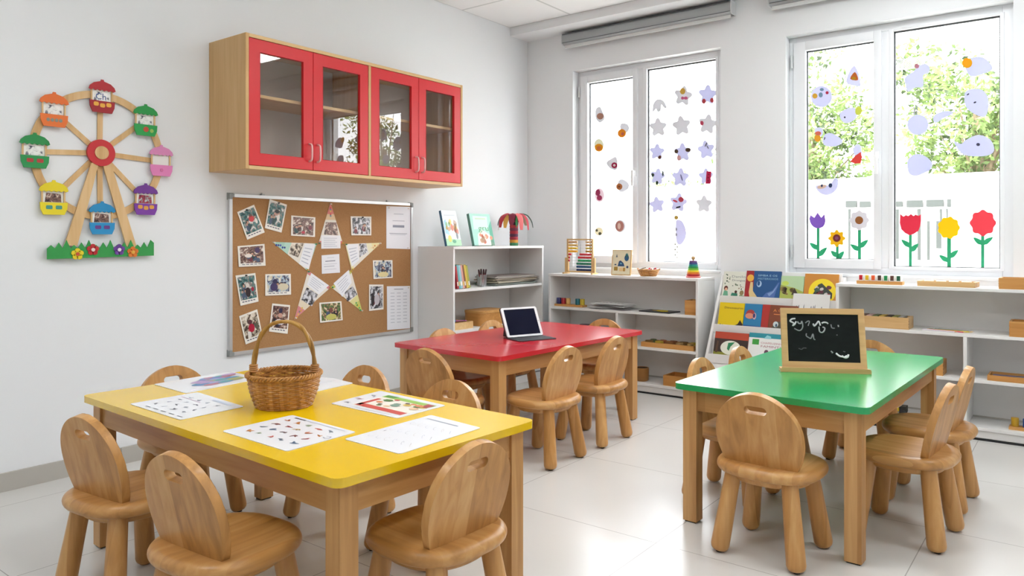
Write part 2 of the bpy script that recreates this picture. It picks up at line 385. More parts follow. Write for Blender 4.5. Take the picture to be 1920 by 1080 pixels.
# ================================================================ tables
def make_table(name, col, hexc, cx, cy, lx, ly, rot, label, zt=.565):
    t = thing(name, label, 'table', (cx, cy, 0), R(rot))
    tm = M(hexc, .22, 0, .85)
    B(tm).prism(rrect(lx, ly, .03), ((0, 0, zt-.024), (1, 0, 0), (0, 1, 0), (0, 0, 1)), .024).bevel(.004, 2).build('tabletop', t)
    w = .058; ins = .03; hx, hy = lx/2-ins, ly/2-ins
    pad = M('#2a2622', .7)
    for sx in (-1, 1):
        for sy in (-1, 1):
            x, y = sx*(hx-w/2), sy*(hy-w/2)
            l = B(W_TABLE).box(-w/2, w/2, -w/2, w/2, .006, zt-.024).bevel(.004, 2).build('leg', t, (x, y, 0))
            B(pad).box(-w/2+.006, w/2-.006, -w/2+.006, w/2-.006, 0, .006).build('foot_pad', l)
    for sy in (-1, 1):
        B(W_APR).box(-hx+w, hx-w, -.011, .011, zt-.024-.085, zt-.024).bevel(.002, 1).build('apron', t, (0, sy*(hy-.02), 0))
    for sx in (-1, 1):
        B(W_APR).box(-hy+w, hy-w, -.011, .011, zt-.024-.085, zt-.024).bevel(.002, 1).build('apron', t, (sx*(hx-.02), 0, 0), R(90))
    return t
ZT = .565
YT = make_table('childrens_table', 'yellow', '#ecc200', -2.197, 1.596, 1.545, .785, -2.1, 'low rectangular table with a bright yellow top and square wooden legs')
RT = make_table('childrens_table', 'red', '#cf2231', -2.674, 3.61, .80, 1.405, -2.5, 'low rectangular table with a glossy red top, nearest the cork board wall')
GT = make_table('childrens_table', 'green', '#02a258', -.948, 3.52, .74, 1.44, -1.5, 'low rectangular table with a green top carrying the small chalkboard')
# ================================================================ chairs
def make_chair(label):
    t = thing('childrens_chair', label, 'chair', group=None)
    # seat: thick rounded slab
    def sup(a, b, n=2.6, k=56):
        out = []
        for i in range(k):
            q = 2*PI*i/k; c, s = math.cos(q), math.sin(q)
            out.append((a*abs(c)**(2/n)*(1 if c > 0 else -1), b*abs(s)**(2/n)*(1 if s > 0 else -1)))
        return out
    def slab(prof, a, bb, cy=0, n=2.6, mat=W_SEAT):
        b = B(mat); rings = []
        for ins, z in prof: rings.append([b.bm.verts.new((x, y+cy, z)) for x, y in sup(a-ins, bb-ins, n)])
        for p, q in zip(rings, rings[1:]):
            for k in range(len(p)): b.bm.faces.new((p[k], p[(k+1) % len(p)], q[(k+1) % len(p)], q[k]))
        b.bm.faces.new(rings[0][::-1]); b.bm.faces.new(rings[-1]); return b
    r = .022
    pr = [(r*(1-math.cos(a)), .312+r-r*math.sin(a)-.001) for a in [R(x) for x in (80, 60, 40, 20, 0, -20, -40, -60, -80)]]
    pr = [(.024, .2945)] + [(r-r*math.cos(R(a)), .316+r*math.sin(R(a))) for a in range(-80, 81, 16)] + [(.027, .3382), (.05, .336), (.11, .334)]
    slab(pr, .187, .182).build('seat', t, smooth=60)
    slab([(.03, .264), (.008, .268), (0, .278), (0, .297)], .145, .14, 0, 2.3).build('seat_support', t, smooth=50)
    # backrest: arched plate with an oval hand hole
    half = [(.127, -.004), (.142, .03), (.154, .07), (.158, .11), (.155, .15), (.143, .187), (.121, .221), (.088, .250), (.045, .271)]
    pts = smooth_loop([(x, z) for x, z in half] + [(0, .278)] + [(-x, z) for x, z in reversed(half)], 4, False)
    hole = rrect(.082, .03, .0149, 7, (0, .219))
    tl = R(13)
    b = B(W_CHAIR)
    b.prism(pts, ((0, 0, 0), (1, 0, 0), (0, -math.sin(tl), math.cos(tl)), (0, -math.cos(tl), -math.sin(tl))), .026, holes=[hole]).bevel(.007, 3, 50)
    b.build('backrest', t, (0, -.082, .333), smooth=50)
    pad = M('#2a2622', .7)
    for sx in (-1, 1):
        for sy in (-1, 1):
            top, bot = Vector((-.040*sx, -.040*sy, .305)), Vector((0, 0, .004)); d = top-bot
            P = [bot + d*k for k in (0, .012, .035, .07, .3, .6, 1)]
            l = B(W_CHAIR).tube(P, [.014, .024, .0305, .0335, .0325, .0305, .0285], 18).build('leg', t, (sx*.142, sy*.142, 0), smooth=60)
            B(pad).lathe([(.011, 0), (.011, .006)], n=14).build('foot_pad', l)
    return t
chair0 = make_chair('')
CH = [ # x, y of the feet centre, heading (0 = facing +y), label
 (-2.49, 1.18, 6, 'wooden chair at far left, on the near long side of the yellow table', 'y'),
 (-1.865, 1.142, 4, 'wooden chair at lower left whose top overlaps the yellow table edge, seat facing right', 'y'),
 (-1.462, 1.55, 88, 'wooden chair tucked under the right end of the yellow table, back to the aisle', 'y'),
 (-2.98, 1.655, -90, 'wooden chair at the wall end of the yellow table, behind the blue painting', 'y'),
 (-2.47, 2.03, 180, 'wooden chair behind the yellow table just right of the wicker basket', 'y'),
 (-1.955, 2.015, 180, 'wooden chair behind the yellow table, directly in front of the red table end', 'y'),
 (-2.625, 2.85, 0, 'wooden chair at the near end of the red table', 'r'),
 (-2.255, 3.20, 90, 'wooden chair on the aisle side of the red table, the nearer of two', 'r'),
 (-2.255, 3.70, 90, 'wooden chair on the aisle side of the red table, the farther of two', 'r'),
 (-2.975, 3.36, -90, 'wooden chair on the wall side of the red table, nearer the cork board', 'r'),
 (-3.035, 3.90, -90, 'wooden chair on the wall side of the red table, behind the tablet', 'r'),
 (-2.62, 4.30, 180, 'wooden chair at the far end of the red table before the window shelf', 'r'),
 (-.925, 2.78, -3, 'wooden chair at the near end of the green table, full backrest toward the viewer', 'g'),
 (-1.265, 3.255, -90, 'wooden chair on the left side of the green table, the nearer of two', 'g'),
 (-1.255, 3.72, -90, 'wooden chair on the left side of the green table, in front of the book rack', 'g'),
 (-.93, 4.24, 180, 'wooden chair at the far end of the green table, behind the chalkboard', 'g'),
 (-.563, 3.268, 85, 'wooden chair on the right side of the green table, the nearer of two', 'g'),
 (-.555, 3.75, 87, 'wooden chair on the right side of the green table, the farther of two', 'g'),
]
GRP = {'y': 'wooden chairs around the yellow table', 'r': 'wooden chairs around the red table', 'g': 'wooden chairs around the green table'}
for i, (x, y, a, lb, g) in enumerate(CH):
    if i == 0:
        chair0.location = (x, y, 0); chair0.rotation_euler.z = R(a); chair0['label'] = lb; chair0['group'] = GRP[g]
    else: dup(chair0, (x, y, 0), R(a), lb, GRP[g])
# ================================================================ wall cabinet with red glazed doors
cx0, cx1, cy0, cy1, cz0, cz1 = XL+.001, -3.55, 2.285, 4.03, 1.525, 2.252
RED = M('#d5232b', .35)
cab = thing('wall_cabinet', 'pale wood wall cabinet with four red glass doors above the cork board', 'cabinet', (XL, cy0, cz0))
Tc = (-XL, -cy0, -cz0)
def cb(b, name, par=None, bev=.0015, **k):
    bmesh.ops.translate(b.bm, vec=Tc, verts=b.bm.verts)
    if bev: b.bevel(bev, 1)
    return b.build(name, par or cab, **k)
t = .02; mid = 3.155
b = B(W_CAB, W_CABH)
b.box(cx0, cx1, cy0, cy0+t, cz0, cz1).box(cx0, cx1, cy1-t, cy1, cz0, cz1).box(cx0, cx1, mid-t/2, mid+t/2, cz0+t, cz1-t)
b.box(cx0, cx1, cy0+t, cy1-t, cz0, cz0+t, W_CABH).box(cx0, cx1, cy0+t, cy1-t, cz1-t, cz1, W_CABH).box(cx0, cx0+.008, cy0+t, cy1-t, cz0+t, cz1-t, M('#cfc6bb', .6))
cb(b, 'cabinet_body')
for a, c in ((cy0+t, mid-t/2), (mid+t/2, cy1-t)):
    cb(B(W_CABH).box(cx0+.01, cx1-.05, a, c, 1.925, 1.943), 'shelf')
    w = (c-a-.004)/2
    for j in (0, 1):
        y0 = a+.001+j*(w+.002); y1 = y0+w; z0, z1 = cz0+t+.002, cz1-t-.002; xf0, xf1 = cx1-.022, cx1-.002
        fw = .068
        d = B(RED)
        d.prism([(y0, z0), (y1, z0), (y1, z1), (y0, z1)], ((xf0, 0, 0), (0, 1, 0), (0, 0, 1), (1, 0, 0)), xf1-xf0, holes=[[(y0+fw, z0+fw), (y1-fw, z0+fw), (y1-fw, z1-fw), (y0+fw, z1-fw)]])
        door = cb(d, 'door', bev=.002)
        cb(B(GLASSC).box(xf0+.004, xf0+.008, y0+fw-.005, y1-fw+.005, z0+fw-.005, z1-fw+.005), 'glass_pane', door, 0)
        hy = y1-.028 if j == 0 else y0+.028
        hz0, hz1 = z0+.05, z0+.15
        hp = smooth_loop([(xf1-.001, hy, hz0), (xf1+.02, hy, hz0+.004), (xf1+.028, hy, hz0+.022), (xf1+.028, hy, hz1-.022), (xf1+.02, hy, hz1-.004), (xf1-.001, hy, hz1)], 4, False)
        cb(B(M('#e8b5b2', .25)).tube(hp, .0055, 10), 'handle', door, 0)
# ================================================================ cork board
by0, by1, bz0, bz1 = 2.40, 3.87, .478, 1.41
bd = thing('notice_board', 'wide cork notice board with aluminium frame covered in snapshots', 'notice board', (XL, by0, bz0))
def corkmat():
    m, nt, b = nm('cork'); N = nt.nodes; L = nt.links
    tc = N.new('ShaderNodeTexCoord'); n = N.new('ShaderNodeTexNoise'); n.inputs['Scale'].default_value = 330; n.inputs['Detail'].default_value = 4; L.new(tc.outputs['Object'], n.inputs['Vector'])
    cr = N.new('ShaderNodeValToRGB'); cr.color_ramp.elements[0].position = .35; cr.color_ramp.elements[1].position = .65
    cr.color_ramp.elements[0].color = lin('#a4764a'); cr.color_ramp.elements[1].color = lin('#b68a5c'); L.new(n.outputs['Fac'], cr.inputs[0]); L.new(cr.outputs[0], b.inputs['Base Color']); b.inputs['Roughness'].default_value = .9
    bp = N.new('ShaderNodeBump'); bp.inputs['Strength'].default_value = .3; bp.inputs['Distance'].default_value = .002; L.new(n.outputs['Fac'], bp.inputs['Height']); L.new(bp.outputs[0], b.inputs['Normal']); return m
Tb = (-XL, -by0, -bz0)
def bb_(b, name, par=bd, bev=.001):
    bmesh.ops.translate(b.bm, vec=Tb, verts=b.bm.verts)
    if bev: b.bevel(bev, 1)
    return b.build(name, par)
ALU = M('#d4d5d6', .35, .55)
xb = XL+.001
bb_(B(corkmat()).box(xb+.001, xb+.012, by0+.01, by1-.01, bz0+.01, bz1-.01), 'cork_panel', bev=0)
f = B(ALU); fw = .02
f.box(xb, xb+.02, by0, by0+fw, bz0+.03, bz1-.03).box(xb, xb+.02, by1-fw, by1, bz0+.03, bz1-.03).box(xb, xb+.02, by0+.03, by1-.03, bz0, bz0+fw).box(xb, xb+.02, by0+.03, by1-.03, bz1-fw, bz1)
bb_(f, 'frame')
for yy, sy in ((by0, 1), (by1, -1)):
    for zz, sz in ((bz0, 1), (bz1, -1)):
        o = ((0, 0), (.034, 0), (.034, .022), (.022, .022), (.022, .034), (0, .034))
        bb_(B(M('#8f9290', .4)).prism([(yy+sy*(p[0]-.002), zz+sz*(p[1]-.002)) for p in o], ((xb, 0, 0), (0, 1, 0), (0, 0, 1), (1, 0, 0)), .0225), 'corner_cap', bev=.003)
for u in (492, 727):
    p = on_x(u, 366, xb+.01)
    bb_(B(GREY).box(xb, xb+.02, p.y-.012, p.y+.012, bz1-.001, bz1+.006).box(xb, xb+.004, p.y-.005, p.y+.005, bz1, bz1+.014), 'hanging_clip')
CXF = XL+.0135   # cork surface
def photomat(name, seed, c):
    m, nt, b = nm(name); N = nt.nodes; L = nt.links
    tc = N.new('ShaderNodeTexCoord'); mp = N.new('ShaderNodeMapping'); mp.inputs['Location'].default_value = (seed*1.7, seed*.9, seed*.37)
    L.new(tc.outputs['Object'], mp.inputs['Vector'])
    n = N.new('ShaderNodeTexNoise'); n.inputs['Scale'].default_value = 42; n.inputs['Detail'].default_value = 3.5; n.inputs['Distortion'].default_value = .7; L.new(mp.outputs[0], n.inputs['Vector'])
    cr = N.new('ShaderNodeValToRGB'); cr.color_ramp.interpolation = 'EASE'; e = cr.color_ramp.elements
    ps = [.28, .40, .47, .54, .60, .70]
    e[0].position = ps[0]; e[0].color = lin(c[0]); e[1].position = ps[-1]; e[1].color = lin(c[-1])
    for p, k in zip(ps[1:-1], c[1:-1]): e.new(p).color = lin(k)
    L.new(n.outputs['Fac'], cr.inputs[0]); L.new(cr.outputs[0], b.inputs['Base Color']); b.inputs['Roughness'].default_value = .3
    return m
PAL = {
 'crowd': ['#221a1e', '#4a3032', '#8a6a5c', '#6d4a4a', '#c9b3a2', '#e8e0d8'],
 'teal': ['#16242a', '#2f5a5c', '#5a8f8c', '#7c6a66', '#c7c3bd', '#e6ecec'],
 'bw': ['#18181c', '#3a3a40', '#85858a', '#b4b4ba', '#dcdce2', '#f4f4f8'],
 'red': ['#1f1a22', '#5a2a3a', '#b0183c', '#8a7a78', '#c8c8d0', '#efe9ea'],
 'sky': ['#1b1d33', '#3a3a55', '#7a7d90', '#a9c3d6', '#d8ccb0', '#e9e6dc'],
 'green': ['#1c2a1a', '#2f5a30', '#6f8a50', '#7a4a44', '#c7b780', '#e3dcc4'],
 'ink': ['#2a2c38', '#8a8a94', '#e4e4e0', '#f2f2ee', '#f6f6f2', '#faf9f6'],
 'baby': ['#2a201c', '#54463a', '#8f8274', '#c9bda8', '#e3d8c8', '#f1ebe0'],
}
PM = {k: photomat('snapshot_'+k, i*3.3, v) for i, (k, v) in enumerate(PAL.items())}
CARD = M('#f4efe6', .5)
PINS = {'k': M('#2c2a2c', .35), 'b': M('#2b3f9c', .3), 'g': M('#1e8a5a', .3), 'r': M('#c2202c', .3), 'w': M('#f0e6d8', .3), 'y': M('#d8b030', .3)}
def quad_on_wall(px, x):
    """four image corners (tl, tr, br, bl) -> points on the board plane"""
    return [on_x(u, v, x) for u, v in px]
def crop3(pts, s=3.085, ox=400, oy=340): return [(ox+a/s, oy+c/s) for a, c in pts]
def pt(q, a, c):  # bilinear, a along top, c downwards
    return (q[0]*(1-a)+q[1]*a)*(1-c) + (q[3]*(1-a)+q[2]*a)*c
def card(q, nrm, th, m, b=None):
    b = b or B(m); nrm = Vector(nrm)
    lo = [b.bm.verts.new(p) for p in q]; hi = [b.bm.verts.new(p+nrm*th) for p in q]; i = b.mi(m)
    for f in [hi, lo[::-1]] + [[lo[k], lo[(k+1) % len(q)], hi[(k+1) % len(q)], hi[k]] for k in range(len(q))]: b.bm.faces.new(f).material_index = i
    return b
def blob(b, q, a, c, ra, rc, m, nrm, h, n=12):
    b.poly([pt(q, a+ra*math.cos(2*PI*k/n), c+rc*math.sin(2*PI*k/n)) + Vector(nrm)*h for k in range(n)], m)
NX = (1, 0, 0)
def snapshot(px, pal, label, pin='k', pinat=(.5, .05), capt=True, extra=()):
    q = quad_on_wall(crop3(px), CXF); c = sum(q, Vector())/4
    q = [p-c for p in q]
    q = [p + Vector((.004 if i in (2, 3) else .001, 0, 0)) for i, p in enumerate(q)]
    t = thing('snapshot', label, 'photo', c, 0, 'snapshots pinned on the cork board')
    card(q, NX, .0008, CARD).build('photo_card', t, smooth=0)
    lo = .84 if capt else .93
    p = B(PM[pal]); qq = [pt(q, .07, .07), pt(q, .93, .07), pt(q, .93, lo), pt(q, .07, lo)]
    p.poly([v+Vector(NX)*.0012 for v in qq], PM[pal])
    rd = random.Random(len(label)*7+int(px[0][0]))
    for i in range(5 if pal in ('crowd', 'green') else 3):
        x_, y_ = rd.uniform(.16, .84), rd.uniform(.42, .72); w_ = rd.uniform(.07, .11)
        blob(p, qq, x_, y_+.12, w_*1.15, w_*1.7, M(rd.choice(['#1f1c28', '#3a2c34', '#4a5a74', '#e8e2dc', '#7a2f3c', '#2f4a4c']), .35), NX, .0014)
        blob(p, qq, x_, y_-.10, w_*.7, w_*.85, M('#2a1f1e', .35), NX, .00143); blob(p, qq, x_, y_-.06, w_*.55, w_*.7, M('#c79c86', .35), NX, .00146)
    for a, cc, ra, rc, col in extra: blob(p, qq, a, cc, ra, rc, M(col, .35), NX, .0015)
    p.build('picture', t, smooth=0, norm=False)
    if capt:
        p = B(M('#6d6f7c', .6))
        for k in range(5): a = .12+k*.15; p.poly([pt(q, a, .88)+Vector(NX)*.0012, pt(q, a+.11, .885)+Vector(NX)*.0012, pt(q, a+.11, .92)+Vector(NX)*.0012, pt(q, a, .915)+Vector(NX)*.0012])
        p.build('caption', t, smooth=0, norm=False)
    if pin:
        P = pt(q, *pinat); g = B(PINS[pin]); g.lathe([(.004, 0), (.0055, .002), (.003, .004), (.003, .008), (.005, .011), (.004, .0125)], n=12, T=Matrix.Translation(P+Vector((.001, 0, 0))) @ Matrix.Rotation(R(90), 4, 'Y')); g.build('push_pin', t)
    return t
snapshot([(137,178),(235,135),(295,295),(193,338)], 'teal', 'snapshot of a child in red, tilted left, top left corner of the board', 'k', (.5,.06), extra=[(.6,.42,.17,.14,'#cf3a3e'),(.6,.27,.1,.07,'#5b4640')])
snapshot([(325,103),(425,135),(392,297),(295,270)], 'teal', 'upright snapshot with dark headed figure, second from left along the board top', 'k', (.5,.04), extra=[(.52,.35,.15,.09,'#23282b'),(.48,.47,.15,.07,'#c69b8c')])
snapshot([(450,197),(589,208),(585,322),(447,314)], 'crowd', 'wide group snapshot with tiny red spot, left of the star tip', None, capt=False, extra=[(.5,.85,.09,.08,'#c03a4c')])
snapshot([(793,202),(913,204),(911,313),(796,312)], 'bw', 'black and white looking snapshot right of the star tip', 'k', (.55,.05), capt=False)
snapshot([(139,375),(295,362),(300,488),(145,495)], 'crowd', 'wide snapshot of children playing, under the tilted one at left', None, extra=[(.75,.25,.12,.18,'#4a3560'),(.35,.55,.16,.12,'#efe4dc')])
snapshot([(127,545),(242,530),(259,695),(155,720)], 'teal', 'upright snapshot with a dark clad figure at the left edge, middle of board', 'k', (.5,.04), extra=[(.5,.7,.16,.22,'#2a1a20'),(.52,.4,.12,.1,'#ddd6d0'),(.8,.6,.1,.1,'#a01838')])
snapshot([(300,537),(447,535),(447,655),(298,662)], 'sky', 'wide snapshot of a figure in purple on pale ground, left of the star', None, extra=[(.35,.35,.1,.14,'#2a2550'),(.3,.7,.17,.25,'#3c3060'),(.72,.7,.25,.22,'#d9cfb4')])
snapshot([(148,780),(253,740),(285,905),(185,943)], 'baby', 'tilted snapshot of a child in crimson at the lower left corner', 'w', (.45,.04), extra=[(.5,.6,.2,.19,'#b30f36'),(.48,.33,.12,.11,'#5c3038'),(.86,.6,.1,.2,'#5c5a48')])
snapshot([(340,706),(443,716),(427,882),(320,868)], 'crowd', 'upright snapshot of a purple hatted figure behind the basket handle', None, extra=[(.5,.2,.12,.12,'#2d2a4a'),(.5,.42,.15,.11,'#cfa08f'),(.5,.72,.3,.12,'#e4e2ea')])
snapshot([(612,702),(740,693),(746,803),(615,818)], 'green', 'wide snapshot of children round a yellow cloth, under the star', None, capt=False, extra=[(.5,.8,.28,.18,'#c9c46a'),(.5,.4,.1,.14,'#7d4a40')])
snapshot([(922,457),(1035,456),(1035,558),(924,565)], 'sky', 'small wide snapshot of a long pale table, right of the star', 'k', (.5,.04), capt=False, extra=[(.5,.82,.32,.17,'#e8d9a0')])
snapshot([(900,597),(983,597),(982,740),(898,750)], 'bw', 'narrow upright snapshot between the star and the lower right sheet', None, capt=False, extra=[(.55,.6,.22,.25,'#c9c2c8'),(.2,.6,.13,.3,'#241a20')])
# white sheets
def sheet(px, label, rows, name='printed_sheet', lo=.05, pins=True):
    q = quad_on_wall(crop3(px), CXF); c = sum(q, Vector())/4; q = [p-c+Vector((.001, 0, 0)) for p in q]
    t = thing(name, label, 'sheet', c)
    card(q, NX, .0006, M('#eff0f5', .6)).build('sheet_paper', t, smooth=0)
    b = B(M('#c2c4ce', .7), M('#9498a6', .7))
    for a0, a1, cc, h, dk in rows: b.poly([pt(q, a, c_)+Vector(NX)*.001 for a, c_ in ((a0, cc-h), (a1, cc-h), (a1, cc+h), (a0, cc+h))], b.mats[dk])
    b.build('print', t, smooth=0, norm=False)
    if pins:
        for a, c_ in pins:
            P = pt(q, a, c_); g = B(PINS['w']); g.lathe([(.004, 0), (.005, .002), (.003, .004), (.003, .007), (.0045, .01)], n=10, T=Matrix.Translation(P) @ Matrix.Rotation(R(90), 4, 'Y')); g.build('push_pin', t)
    return t
rw = [(.3, .7, .18, .008, 0), (.25, .75, .34, .008, 0), (.26, .74, .47, .028, 1), (.12, .86, .64, .006, 1), (.15, .8, .67, .005, 0)]
sheet([(1000,143),(1140,148),(1137,392),(1000,388)], 'plain white printed sheet at the upper right corner of the board', rw, pins=[(.1, .04), (.9, .04), (.9, .97)])
rw = [(.3, .7, .07, .008, 1)] + [(.15+.27*c, .32+.27*c, .16+.075*r, .007, 0) for r in range(10) for c in range(3)]
sheet([(1003,607),(1137,605),(1137,850),(1005,860)], 'white sheet with a printed table at the lower right of the board', rw, pins=[(.92, .04)])
rw = [(.3, .7, .16, .01, 0), (.2, .75, .34, .025, 1), (.12, .85, .5, .01, 0), (.12, .7, .62, .02, 0), (.15, .8, .78, .01, 0)]
sheet([(625,428),(728,420),(732,528),(627,535)], 'small white note card in the middle of the paper star', rw, 'note_card', pins=False)
# star of five pennants: each a printed triangle with a photo and a note
def pennant(tip, b1, b2, label, ph, nt_, c1, c2, pal, extra):
    q = quad_on_wall(crop3([tip, b1, b2]), CXF+.001); c = sum(q, Vector())/3; q = [p-c for p in q]
    t = thing('paper_pennant', label, 'pennant', c, 0, 'pennants forming the star on the cork board')
    b = card(q, NX, .0007, M('#ece6da', .6))
    tp = q[0]; e1, e2 = q[1], q[2]
    X = lambda v, h: v+Vector(NX)*h
    L1 = lambda k: tp+(e1-tp)*k
    L2 = lambda k: tp+(e2-tp)*k
    b.poly([X(tp, .001), X(L1(.28), .001), X(L2(.28), .001)], M(c1, .6))
    b.poly([X(L1(.28), .001), X(L1(.42), .001), X(L2(.42), .001), X(L2(.28), .001)], M(c2, .6))
    for k in range(5):
        s0 = L1(.1+.05*k)*.5+L2(.1+.05*k)*.5; b.poly([X(s0+Vector((0, .007*math.cos(a), .007*math.sin(a)-.01+.004*(k % 3))), .0013) for a in [2*PI*j/7 for j in range(7)]], M(extra[k % len(extra)], .5))
    for (la, lb) in ((e1, 1), (e2, 0)):
        o2 = L2 if lb == 0 else L1
    b.poly([X(L1(.93), .0012), X(e1, .0012), X(e2, .0012), X(L2(.93), .0012)], M(c1, .6))
    b.build('pennant_paper', t, smooth=0, norm=False)
    Q = [p-c for p in quad_on_wall(crop3(ph), CXF+.001)]
    g = card(Q, NX, .001, PM[pal]); g.build('photo', t, smooth=0)
    Q = [p-c for p in quad_on_wall(crop3(nt_), CXF+.0015)]
    g = card(Q, NX, .001, M('#f1f2f6', .6)); m = M('#b9bccb', .7)
    for k in range(5): y = .2+.15*k; g.poly([X(pt(Q, a, s), .0014) for a, s in ((.12, y), (.82-.1*(k % 2), y), (.82-.1*(k % 2), y+.035), (.12, y+.035))], m)
    g.build('note', t, smooth=0, norm=False)
    for P, k in ((q[0], 'w'), (q[1], 'g'), (q[2], 'y')):
        P = P*.94; g = B(PINS[k]); g.lathe([(.004, 0), (.005, .002), (.003, .004), (.003, .008), (.0045, .011)], n=10, T=Matrix.Translation(P+Vector((.001, 0, 0))) @ Matrix.Rotation(R(90), 4, 'Y')); g.build('push_pin', t)
pennant((677,122), (607,362), (750,362), 'tall pennant pointing up, top ray of the paper star', [(650,236),(712,238),(722,312),(640,308)], [(624,312),(735,314),(735,388),(624,390)], '#dd8078', '#e6c9a0', 'crowd', ['#d8504a', '#7aa0b4', '#e8c060'])
pennant((340,350), (598,360), (545,518), 'pale green pennant pointing left, left ray of the paper star', [(450,362),(523,358),(490,440),(440,420)], [(528,358),(590,364),(552,510),(495,478)], '#a9d0c0', '#b8dccb', 'baby', ['#22409c', '#2a3f8a', '#4a60b0'])
pennant((970,355), (762,362), (800,515), 'cream pennant pointing right, right ray of the paper star', [(843,362),(882,358),(893,408),(845,440)], [(768,366),(838,362),(845,455),(800,495)], '#efe2a8', '#efe9c8', 'bw', ['#e2b48a', '#efe0a0', '#d9884a'])
pennant((468,800), (548,515), (680,612), 'pinkish pennant pointing down left, lower left ray of the paper star', [(540,612),(605,655),(570,722),(505,690)], [(566,530),(668,602),(610,655),(540,598)], '#d98a8e', '#eadcc4', 'bw', ['#e5a040', '#e8c060', '#8a8a8a'])
pennant((862,755), (680,612), (795,512), 'yellow green pennant pointing down right, lower right ray of the paper star', [(755,645),(806,605),(832,655),(775,695)], [(695,590),(783,512),(800,585),(745,668)], '#cfd070', '#e3dc9a', 'bw', ['#2f9a50', '#57b060', '#e0c040'])
# ================================================================ ferris wheel wall decoration
FX = XL+.001
def fw_(u, v): p = on_x(u, v, FX+.02); return (p.y, p.z)
def cr1(a, b_): return fw_(a/2.7, 120+b_/2.7)
hc = cr1(511, 450); hy, hz = hc
rimp = [cr1(*p) for p in ((508, 145), (165, 425), (800, 470))]
fer = thing('ferris_wheel_decoration', 'wooden ferris wheel wall decoration with eight coloured gondolas', 'wall decoration', (FX, hy, hz))
def fp(b, name, par=fer, bev=.0012, **k):
    if bev: b.bevel(bev, 1)
    return b.build(name, par, **k)
PL = lambda h: ((h, 0, 0), (0, 1, 0), (0, 0, 1), (1, 0, 0))
W_FW = wood('ferris_wood', '#e3c08e', '#d8b17b', '#c89c64', 'Z', .2, .5, 'Y')
gon = [((515, 168), '#b3202a', '#a01a24', 'red', '#e8a83a'), ((735, 288), '#1f9a46', '#23a04c', 'green', '#c24a30'), ((814, 493), '#e08fc0', '#e283bb', 'pink', '#d06a9c'),
       ((735, 688), '#6d2f8f', '#7a35a0', 'purple', '#e0a040'), ((515, 783), '#1c8ac0', '#1f8fc8', 'blue', '#6a3a8a'), ((270, 680), '#e8d21c', '#ecd822', 'yellow', '#4a9a8a'),
       ((174, 442), '#1f8c46', '#22924c', 'dark green', '#b03a34'), ((272, 235), '#e8702a', '#ea7630', 'orange', '#8a8a7a')]
GP = []
for (g, *_r) in gon:
    y, z = cr1(*g); GP.append((y-hy, z-hz))
rad = sum(math.hypot(*p) for p in GP)/8
# rim: a flat ring through the gondolas (slightly wobbly, cut by hand)
def ringpts(dr):
    out = []
    an = sorted((math.atan2(p[1], p[0]), math.hypot(*p)) for p in GP)
    for k in range(96):
        a = -PI+2*PI*k/96
        lo = [q for q in an if q[0] <= a]; hi = [q for q in an if q[0] > a]
        A = lo[-1] if lo else (an[-1][0]-2*PI, an[-1][1]); Bq = hi[0] if hi else (an[0][0]+2*PI, an[0][1])
        t_ = (a-A[0])/(Bq[0]-A[0]); r_ = A[1]+(Bq[1]-A[1])*(3*t_*t_-2*t_**3)
        r_ = r_*.55+rad*.45
        out.append(((r_+dr)*math.cos(a), (r_+dr)*math.sin(a)))
    return out
fp(B(W_FW).prism(ringpts(.018), PL(.006), .008, holes=[ringpts(-.018)]), 'rim')
for p in GP:
    d = math.hypot(*p); a = math.atan2(p[1], p[0]); n = (-math.sin(a), math.cos(a)); w_ = .0125
    s0, s1 = .04, d-.03; c_, s_ = math.cos(a), math.sin(a)
    fp(B(W_FW).prism([(c_*s0+n[0]*w_, s_*s0+n[1]*w_), (c_*s1+n[0]*w_, s_*s1+n[1]*w_), (c_*s1-n[0]*w_, s_*s1-n[1]*w_), (c_*s0-n[0]*w_, s_*s0-n[1]*w_)], PL(.001), .007), 'spoke')
for a, c_ in (((462, 500, 500, 500), (325, 920, 390, 920)), ((517, 500, 560, 500), (640, 925, 690, 925))):
    q = [cr1(a[0], a[1]), cr1(a[2], a[3]), cr1(c_[2], c_[3]), cr1(c_[0], c_[1])]
    fp(B(W_FW).prism([(y-hy, z-hz) for y, z in q], PL(.014), .01), 'support_leg')
hub = fp(B(M('#c8242c', .45)).prism(ell(0, 0, .066, .066, 36), PL(.012), .016), 'hub')
fp(B(W_FW).prism(ell(0, 0, .033, .033, 28), PL(.028), .004), 'hub_centre', hub)
